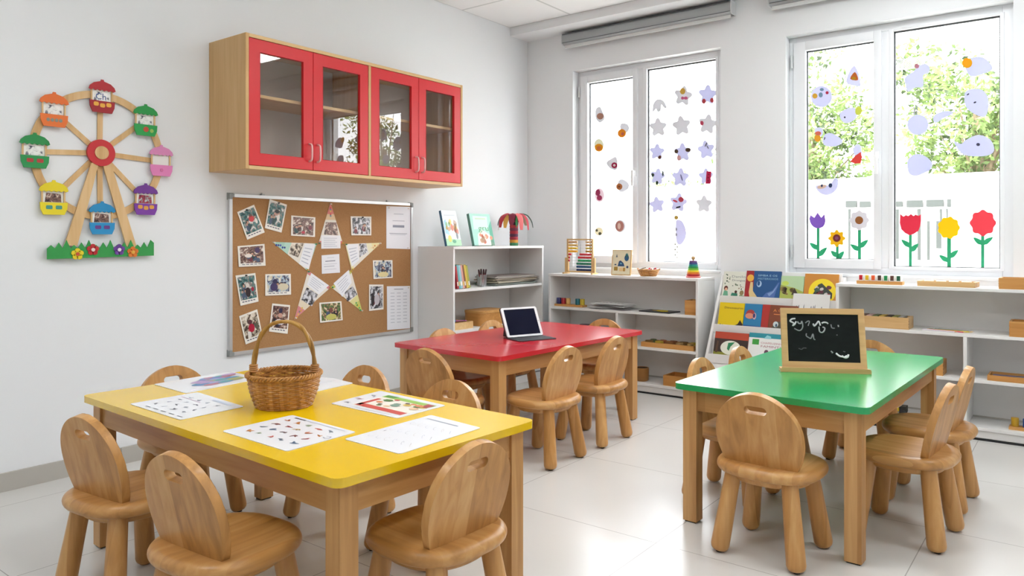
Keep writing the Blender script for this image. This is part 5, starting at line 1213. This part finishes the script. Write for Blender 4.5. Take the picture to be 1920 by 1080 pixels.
# ================================================================ roller blinds
def blind(label, xa, xb, z0, z1):
    t = thing('roller_blind', label, 'blind', (xa, YB, z0)); L_ = xb-xa; h_ = z1-z0; G = M('#a6a9aa', .4, .2)
    pr = [(-.001, 0), (-.07, 0), (-.088, .012), (-.092, .03), (-.092, h_-.02), (-.084, h_), (-.001, h_)]
    B(G).prism(pr, ((0, 0, 0), (0, 1, 0), (0, 0, 1), (1, 0, 0)), L_).bevel(.003, 1).build('cassette', t)
    for x in (-.006, L_): B(M('#d6d8d9', .4)).prism([(p[0]*1.03, p[1]*1.06-h_*.03) for p in pr], ((x, 0, 0), (0, 1, 0), (0, 0, 1), (1, 0, 0)), .006).bevel(.002, 1).build('end_cap', t)
    B(M('#5a5d5f', .5)).box(.004, L_-.004, -.0945, -.092, h_-.012, h_-.004).box(.004, L_-.004, -.0945, -.092, .012, .016).build('cassette_groove', t)
    B(M('#e0e1e0', .5)).box(.01, L_-.01, -.062, -.05, -.026, -.001).bevel(.003, 2).build('hem_bar', t)
    return t
blind('closed grey roller blind cassette on the wall above the left window', -3.485, -2.03, 2.775, 2.865)
blind('closed grey roller blind cassette above the right window, mostly out of frame', -1.755, -.24, 2.775, 2.865)
# ================================================================ paper cut-outs on the window panes
YD = YG-.0008
def pap(col, tr=.13): return M(col, .75, 0, .2, tr)
def cut(label, layers, name='paper_cutout', cat='paper decoration', group='paper cut-outs on the window panes'):
    """layers: list of (part name, colour, [pixel outlines]) on the pane, each in front of the previous"""
    P0 = [on_y(u, v, YD) for u, v in layers[0][2][0]]; c = sum(P0, Vector())/len(P0)
    t = thing(name, label, cat, (c.x, YD, c.z), 0, group)
    for k_, (pn_, col, outs) in enumerate(layers):
        b = B(pap(col, .13 if name == 'paper_flower' or k_ else .22))
        for o_ in outs:
            b.prism([(on_y(u, v, YD).x-c.x, on_y(u, v, YD).z-c.z) for u, v in o_], ((0, -.0007*k_, 0), (1, 0, 0), (0, 0, 1), (0, -1, 0)), .0005)
        b.build(pn_, t, smooth=0)
    return t
def E_(cx_, cy_, rx, ry, n=18, a=0, wob=0, f=5): return [(cx_+(rx*(1+wob*math.cos(f*q)))*math.cos(q)*math.cos(a)-(ry*(1+wob*math.cos(f*q)))*math.sin(q)*math.sin(a), cy_+(rx*(1+wob*math.cos(f*q)))*math.cos(q)*math.sin(a)+(ry*(1+wob*math.cos(f*q)))*math.sin(q)*math.cos(a)) for q in [2*PI*k_/n for k_ in range(n)]]
G1, G2, LV = '#d6d6da', '#dadbe0', '#d2d3ea'
# left window, left sash
cut('grey cut-out with a brown framed face, topmost in the left window sash', [('figure', G1, [smooth_loop([(1117,205),(1125,200),(1130,210),(1134,222),(1125,230),(1117,222)], 3)]), ('face', '#b98a78', [E_(1125.5, 218, 6.5, 6)])])
cut('grey cut-out with an orange round face, second from top in the left sash', [('figure', G1, [smooth_loop([(1163,233),(1175,232),(1180,240),(1176,248),(1166,250)], 3)]), ('face', '#e8962c', [E_(1166, 250, 8, 8)]), ('mark', '#c86a5a', [E_(1167.5, 251, 3, 3, 8)])])
cut('cut-out with a bright orange disc, left in the left sash', [('figure', '#dcdcc8', [E_(1123, 272, 9, 12, 14)]), ('face', '#efa020', [E_(1123, 277, 8, 7.5)]), ('mark', '#e07a3a', [E_(1123, 278, 4, 4, 10)])])
cut('grey bell shaped cut-out with a crimson ring in the left sash', [('figure', G1, [smooth_loop([(1137,305),(1147,297),(1155,294),(1158,305),(1156,318),(1144,316)], 3)]), ('ring', '#a8244c', [E_(1152, 310, 5.5, 5.5)]), ('mark', '#f0dce0', [E_(1152, 310, 2.4, 2.4, 10)])])
cut('grey round cut-out with a brown dot, right of the crimson swirl', [('figure', G2, [E_(1168, 348, 11, 12, 16, 0, .1, 3)]), ('dot', '#c07a4a', [E_(1161, 350, 6, 6)]), ('mark', '#8a4a2c', [E_(1161, 350, 2.2, 2.2, 8)])])
cut('pinkish cut-out with a crimson swirl at the left of the left sash', [('figure', '#ead8e0', [E_(1124, 366, 9, 13)]), ('swirl', '#a83a60', [E_(1121, 361, 4.5, 6.5), E_(1124, 371, 5, 5)])])
cut('cut-out of a round brown face, lower right of the left sash', [('figure', G2, [E_(1163, 424, 10, 12)]), ('face', '#b98078', [E_(1162, 424, 8, 10)]), ('mark', '#e8ccc0', [E_(1161, 424, 3, 6, 10)])])
cut('small cream cut-out with dark spots, just above the abacus', [('figure', '#e6e0c8', [E_(1123, 434, 8, 8)]), ('spots', '#5a5a48', [E_(1119, 432, 2.2, 2.6, 8), E_(1125, 438, 3, 3, 8)])])
# right pane of the left window: gingerbread shapes
def star_(cx_, cy_, r, a0=-PI/2, n=5, inn=.5): 
    P_ = []
    for k_ in range(n*2):
        rr = r if k_ % 2 == 0 else r*inn; a = a0+PI*k_/n
        P_.append((cx_+rr*math.cos(a), cy_+rr*math.sin(a)))
    return smooth_loop(P_, 3)
rc = [('top', 'first'), ('second', ''), ('third', ''), ('fourth', ''), ('fifth', '')]
gsh = [(1236, 198, 13, 'arch shaped grey figure with hanging strips, left column of the paper figures'), (1281, 180, 16, 'white figure with a yellow head and pink marks, top of the middle column'), (1327, 178, 16, 'pale star figure with two red feet, top of the right column'),
       (1234, 239, 15, 'plain grey star figure, left column under the arch shaped one'), (1278, 236, 16, 'plain grey star figure, middle column second from the top'), (1327, 233, 16, 'grey figure with a pink spot on its left, right column'),
       (1232, 285, 13, 'lavender figure with one brown foot, left column'), (1280, 286, 15, 'figure with two brown hands and a pink foot, middle column'), (1324, 281, 15, 'lavender figure with scribbled head, right column third from top'),
       (1233, 331, 13, 'pale figure with dark green marks, left column fourth from the top'), (1276, 333, 15, 'lavender split figure, middle column fourth from the top'), (1324, 331, 13, 'pale figure with a crimson rectangle, right column'),
       (1232, 384, 13, 'plain lavender flower-like figure, bottom of the left column'), (1272, 380, 15, 'white figure with red scribbles and a black bar, middle column'), (1320, 383, 14, 'plain grey rounded figure, bottom of the right column'), (1275, 435, 14, 'pale lavender figure hanging lowest in the middle column')]
ex = {1: [('head', '#d8b050', [E_(1280, 171, 5, 6)]), ('marks', '#d86a94', [E_(1280, 184, 3, 3, 8), E_(1286, 184, 4, 3, 8)])], 2: [('feet', '#c04a50', [E_(1320, 190, 3.5, 5, 10), E_(1335, 188, 3.5, 4.5, 10)])], 5: [('spot', '#c8506a', [E_(1316, 231, 3.5, 4.5, 9)])],
      6: [('foot', '#6a4030', [E_(1237, 295, 3, 4, 9, .6)])], 7: [('hands', '#5a4638', [E_(1268, 284, 4, 4, 9), E_(1290, 281, 5, 4, 9)]), ('foot', '#e0a8a8', [E_(1273, 296, 4, 5, 9)])], 8: [('scribble', '#7a7a88', [E_(1324, 271, 1.5, 5, 8, .5), E_(1327, 276, 1.2, 4, 8, -.5)])],
      9: [('marks', '#3f4a40', [E_(1224, 328, 3, 3.5, 8), E_(1243, 325, 1.6, 6, 8), E_(1232, 343, 2.5, 4, 8)])], 10: [('stripe', '#7a7ca0', [E_(1278, 333, 1.4, 7, 8, -.3)])], 11: [('rectangle', '#c42a54', [[(1325, 321), (1334, 321), (1332, 345), (1323, 345)]]), ('dots', '#8a1f3c', [E_(1329, 327, 1.6, 1.6, 6), E_(1328, 333, 1.6, 1.6, 6), E_(1328, 339, 1.6, 1.6, 6)])],
      13: [('scribble', '#c84a5a', [E_(1277, 374, 5, 5, 10), E_(1266, 377, 5, 2, 8, .4)]), ('bar', '#1f1f24', [[(1268, 388), (1276, 386), (1276, 389), (1268, 391)]])], 15: [('head', '#c0a050', [E_(1268, 408, 4, 4, 9)]), ('dots', '#a0a0b0', [E_(1268, 430, 2, 3, 8), E_(1268, 440, 2, 3, 8)])]}
for i, (u, v, r, lb) in enumerate(gsh):
    if i == 0: sh0 = smooth_loop([(u-12, v+13), (u-11, v-3), (u-3, v-12), (u+8, v-9), (u+14, v+3), (u+10, v+5), (u+4, v-2), (u+3, v+9), (u-3, v+12), (u-6, v+6)], 3)
    elif i == 15: sh0 = smooth_loop([(u-7, v-22), (u+4, v-20), (u+11, v-4), (u+10, v+12), (u+1, v+24), (u-6, v+20), (u-8, v)], 3)
    else: sh0 = [(u+r*1.1*(.82+.18*math.cos(5*q))*math.cos(q-PI/2+.1*((i*3) % 4-1.5)), v+r*1.2*(.82+.18*math.cos(5*q))*math.sin(q-PI/2+.1*((i*3) % 4-1.5))) for q in [2*PI*k_/60 for k_ in range(60)]]
    cut(lb, [('figure', [G1, LV][i > 5 and i not in (14,)] if i not in (2,) else LV, [sh0])] + ex.get(i, []), group='gingerbread shaped paper figures on the left window')
t = cut('string of tiny paper scraps hanging below the lowest figure', [('scraps', '#c4c6c0', [E_(1268+(k_ % 2)*4-2, 458+k_*5, 2.2, 2.4, 7) for k_ in range(6)])], 'paper_garland', group=None)
# right window, left sash
cut('triangular cut-out with a brown patch, top right of the right window sash', [('figure', LV, [smooth_loop([(1586,153),(1602,122),(1614,158),(1604,161)], 3)]), ('patch', '#c0662c', [smooth_loop([(1594,148),(1603,135),(1609,150)], 3)]), ('mark', '#b98a1c', [E_(1601, 147, 4, 3, 8)])])
cut('round lavender ball cut-out with coloured spots in the right window sash', [('ball', LV, [E_(1540, 181, 20, 20)]), ('spots', '#d8a83c', [E_(1528, 180, 5, 5, 10)]), ('marks', '#7a98b0', [E_(1539, 178, 4, 5, 8), E_(1541, 168, 4, 3, 8)]), ('dot', '#b02a4a', [E_(1551, 174, 3, 3, 8)])])
cut('lavender fish with a yellow green tail in the right window sash', [('body', LV, [smooth_loop([(1575,212),(1590,203),(1603,203),(1606,220),(1590,231),(1578,226)], 3)]), ('tail', '#cad05a', [E_(1610, 208, 6.5, 8.5, 12, .2)]), ('eye', '#3f3a4a', [E_(1584, 220, 1.8, 1.8, 8)])])
cut('lavender bird with orange face at the left of the right sash', [('body', LV, [smooth_loop([(1545,254),(1560,250),(1580,264),(1568,274),(1545,272)], 3), smooth_loop([(1528,241),(1541,240),(1542,254),(1530,254)], 3)]), ('face', '#e0a030', [E_(1533, 259, 6, 7)]), ('beak', '#d8705a', [E_(1534, 250, 6, 4, 8)]), ('feeler', '#3a3c3c', [[(1543, 243), (1545, 243), (1550, 250), (1548, 251)], [(1546, 257), (1548, 258), (1546, 263), (1545, 262)]])])
cut('lavender cut-out wearing a red triangle, right in the right sash', [('figure', LV, [E_(1608, 283, 8, 13)]), ('triangle', '#dc4a44', [smooth_loop([(1594, 303), (1614, 285), (1614, 306)], 2)])])
cut('curved lavender boat with a blue black dot, below the red triangle', [('boat', LV, [smooth_loop([(1529,349),(1540,347),(1556,346),(1565,334),(1572,338),(1568,356),(1552,366),(1536,361)], 3)]), ('patch', '#dfc0b0', [E_(1541, 350, 9, 4, 10, -.2)]), ('dots', '#3a4468', [E_(1557, 347.5, 3.6, 4.5, 10), E_(1541, 348, 2, 3, 8)])])
# right window, right pane: animals
LAV = '#cfd1ee'
cut('lavender dog shape with a red dot, top left of the right pane', [('body', LAV, [smooth_loop([(1697,145),(1712,135),(1722,124),(1735,120),(1743,127),(1741,137),(1731,141),(1731,162),(1716,164),(1703,172),(1698,160)], 3)]), ('dot', '#b87a8c', [E_(1719, 124, 4.5, 4.5, 10)])])
cut('lavender bird with an orange yellow disc, top right of the right pane', [('body', LAV, [smooth_loop([(1810,124),(1822,109),(1842,107),(1856,118),(1861,130),(1844,138),(1820,143)], 3)]), ('disc', '#f2aa1e', [E_(1813.5, 118, 9.5, 9.5)])])
cut('lavender round animal with two small marks, right of the right pane', [('body', LAV, [smooth_loop([(1809,175),(1822,167),(1842,169),(1853,185),(1852,208),(1845,219),(1828,214),(1811,200)], 3)]), ('marks', '#4a4a58', [E_(1828, 192, 3, 1.6, 8, -.4), E_(1815, 177, 3, 1.3, 8, -.6)])])
cut('lavender rabbit shape with two thin dark ears, left of the right pane', [('body', LAV, [E_(1721, 234, 20, 19)]), ('ears', '#9a98a8', [[(1713, 215), (1713, 200), (1715, 200), (1716, 215)], [(1718, 215), (1718, 198), (1720, 198), (1720, 215)]])])
cut('small plain lavender slipper shape in the middle of the right pane', [('shape', LAV, [smooth_loop([(1750,226),(1752,216),(1768,209),(1785,209),(1785,214),(1768,222),(1756,230)], 3)])])
cut('large lavender whale with one dark eye, right of the right pane', [('body', LAV, [smooth_loop([(1788,265),(1802,270),(1812,262),(1835,253),(1857,262),(1864,282),(1850,292),(1815,292),(1800,284)], 3)]), ('eye', '#4a4a60', [E_(1834, 271, 3.6, 3, 10)])])
cut('plain lavender hedgehog shape, lowest left of the right pane', [('body', LAV, [smooth_loop([(1701,310),(1704,297),(1718,289),(1735,293),(1748,306),(1744,318),(1731,325),(1718,330),(1705,326)], 3)])])
# flowers
def leaf(u, v, du, dv, w=5):
    L_ = math.hypot(du, dv); nx_, ny_ = -dv/L_*w, du/L_*w
    return smooth_loop([(u, v), (u+du*.35+nx_, v+dv*.35+ny_), (u+du, v+dv), (u+du*.45-nx_, v+dv*.45-ny_)], 4)
def flower(label, st, leaves, head):
    u, v0, v1, w_ = st
    cut(label, [('stem', '#38a878', [[(u-w_/2, v0), (u+w_/2, v0), (u+w_/2, v1), (u-w_/2, v1)]]), ('leaf', '#35a876', [leaf(*l) for l in leaves])] + head, 'paper_flower', 'paper flower', 'paper flowers along the bottom of the right window')
def scal(u, v, r, n, d=.12): return [(u+r*(1+d*math.cos(n*q))*math.cos(q), v+r*(1+d*math.cos(n*q))*math.sin(q)) for q in [2*PI*k_/72 for k_ in range(72)]]
flower('purple paper tulip, leftmost of the window flowers', (1534, 425, 492, 5.5), [(1535, 468, -17, -13), (1534, 480, 17, -16)], [('tulip', '#8a62c4', [smooth_loop([(1520,403),(1519,417),(1526,426),(1534,428),(1544,425),(1548,414),(1546,401)], 2)[:-3]+[(1546, 401), (1540, 408), (1533, 398), (1527, 408)]])])
flower('small yellow paper sunflower with a dark centre', (1570, 456, 493, 5.5), [(1571, 482, -13, -12), (1570, 486, 13, -15)], [('petals', '#eebc1c', [scal(1569, 447, 14.5, 8, .13)]), ('centre', '#7a3434', [E_(1569, 446.5, 7.2, 7.2)]), ('mark', '#8a5078', [E_(1569, 446.5, 3.4, 3.4, 8)])])
flower('white paper daisy with a brown centre', (1611.5, 428, 494, 6), [(1612, 470, -17, -12), (1611, 464, 17, -14)], [('petals', '#d9d6dc', [scal(1611, 413, 17.5, 8, .08)]), ('centre', '#9a6238', [E_(1611, 413, 7.6, 7.4)])])
flower('red scalloped paper tulip, left of the right pane', (1707, 440, 507, 6), [(1708, 464, -18, -15), (1708, 471, 14, -14)], [('tulip', '#e03850', [[(1688,401),(1694,406),(1699,403),(1703,405),(1708,401),(1713,405),(1717,402),(1722,405),(1727,402),(1727,415),(1725,425),(1722,433),(1713,439),(1705,441),(1697,437),(1690,430),(1687,418)]])])
flower('yellow round paper flower, middle of the right pane', (1779.5, 445, 509, 7.5), [(1779, 491, -18, -13), (1780, 483, 17, -14)], [('petals', '#f5cf10', [scal(1779, 427, 20, 9, .06)])])
flower('large red round paper flower, rightmost of the window flowers', (1842.5, 438, 511, 6.5), [(1843, 459, -18, -14), (1842, 458, 20, -13)], [('petals', '#ee4c5a', [scal(1843, 418, 23.5, 8, .07)])])
# ================================================================ outside the windows
struct(B(wallmat('outside_paving', '#b9b6ae', .9)).box(-14, 12, YB+TK, 22, -.25, -.15).build('ground', smooth=0))
struct(B(wallmat('outside_render', '#e8e6e0', .9)).box(-14, 12, 8.0, 8.2, -.15, 1.76).bevel(.01, 1).build('wall_outside'))
def leafmat(name, c1, c2, c3):
    m, nt, b = nm(name); N = nt.nodes; L = nt.links
    tc = N.new('ShaderNodeTexCoord'); n = N.new('ShaderNodeTexNoise'); n.inputs['Scale'].default_value = 3.5; n.inputs['Detail'].default_value = 4; L.new(tc.outputs['Object'], n.inputs['Vector'])
    cr = N.new('ShaderNodeValToRGB'); e = cr.color_ramp.elements; e[0].position = .35; e[0].color = lin(c1); e[1].position = .68; e[1].color = lin(c3); e.new(.5).color = lin(c2)
    L.new(n.outputs['Fac'], cr.inputs[0]); L.new(cr.outputs[0], b.inputs['Base Color']); b.inputs['Roughness'].default_value = .7
    t = N.new('ShaderNodeBsdfTranslucent'); L.new(cr.outputs[0], t.inputs['Color']); mx = N.new('ShaderNodeMixShader'); mx.inputs[0].default_value = .35
    L.new(b.outputs[0], mx.inputs[1]); L.new(t.outputs[0], mx.inputs[2]); L.new(mx.outputs[0], N['Material Output'].inputs[0]); return m
LF = leafmat('tree_leaves', '#334027', '#667c44', '#a0b070')
BK_ = wood('bark', '#8a7a62', '#6f604c', '#4f4436', 'Z', .3, .9)
def tree(label, x, y, z0, z1, rx, ry, n, seed):
    rd = random.Random(seed); t = thing('tree', label, 'tree', (x, y, -.15), 0, 'trees behind the outside wall')
    zc, rz = (z0+z1)/2+.15, (z1-z0)/2
    b = B(BK_); b.tube([(0, 0, 0), (.03, .02, zc*.5), (0, 0, zc)], [.12, .09, .05], 9)
    cl = []
    for i in range(34):
        while True:
            p = Vector((rd.uniform(-1, 1), rd.uniform(-1, 1), rd.uniform(-1, 1)))
            if p.length < 1: break
        cl.append((Vector((p.x*rx, p.y*ry, zc+p.z*rz)), rd.uniform(.22, .5)))
    for c, r in cl[:16]: b.tube([(0, 0, zc*.6), (c.x*.4, c.y*.4, zc*.6+(c.z-zc*.6)*.5), (c.x*.8, c.y*.8, zc*.6+(c.z-zc*.6)*.85)], [.035, .02, .006], 5)
    b.build('trunk', t)
    f = B(LF)
    for i in range(n):
        c, r = cl[i % len(cl)]; d = Vector((rd.gauss(0, 1), rd.gauss(0, 1), rd.gauss(0, 1))).normalized()*r*rd.random()**.4
        p = c+d; a = Vector((rd.gauss(0, 1), rd.gauss(0, 1), rd.gauss(0, 1))).normalized(); q = a.cross(Vector((rd.gauss(0, 1), rd.gauss(0, 1), rd.gauss(0, 1)))).normalized(); s_ = rd.uniform(.03, .062)
        f.poly([p-a*s_, p+q*s_*.45, p+a*s_, p-q*s_*.45])
    f.build('foliage', t, smooth=0, norm=False)
tree('leafy tree behind the outside wall, seen through the right part of the right window', -1.05, 10.6, 1.4, 4.05, 1.0, .8, 6200, 1)
tree('leafy tree behind the outside wall, seen through the left sash of the right window', -3.15, 11.2, 1.3, 4.1, 1.0, .8, 5600, 2)
tree('low leafy bush top just above the outside wall, seen through the left window', -5.7, 11.0, 1.0, 2.2, 1.1, .6, 1300, 3)
tree('leafy tree outside to the right, mirrored in the red cabinet door', 5.0, 11.2, .8, 5.4, 1.5, 1.0, 6500, 4)
tree('leafy tree outside farther right, mirrored at the edge of the cabinet door', 1.6, 11.6, 1.0, 4.6, 1.0, .9, 3500, 5)
gt = thing('metal_gate', 'pale grey slatted gate in the outside wall seen low in the right window', 'gate', (-1.85, 7.96, -.15))
gm = M('#353a37', .7)
B(M('#e8e6e0', .9)).box(-.85, .95, -.03, .03, 0, 1.05).build('plinth', gt)
zg = lambda v, y=7.95: on_y(1700, v, y).z+.15
for u0, u1, v0, v1 in ((1586, 1606, 376, 389), (1612, 1632, 377, 389), (1679, 1692, 377, 388), (1700, 1730, 375, 389), (1737, 1769, 374, 388), (1776, 1783, 373, 388)):
    a, c = on_y(u0, v1, 7.95), on_y(u1, v0, 7.95); B(gm).box(a.x+1.85, c.x+1.85, -.02, .02, a.z+.15, c.z+.15).build('top_panel', gt)
for u0, u1, v0, v1 in ((1680, 1685, 392, 486), (1720, 1726, 392, 488), (1738, 1743, 414, 488), (1755, 1765, 414, 466), (1774, 1777, 391, 430), (1590, 1594, 392, 486), (1762, 1766, 392, 414)):
    a, c = on_y(u0, v1, 7.95), on_y(u1, v0, 7.95); B(gm).box(a.x+1.85, c.x+1.85, -.012, .012, a.z+.15, c.z+.15).build('upright', gt)
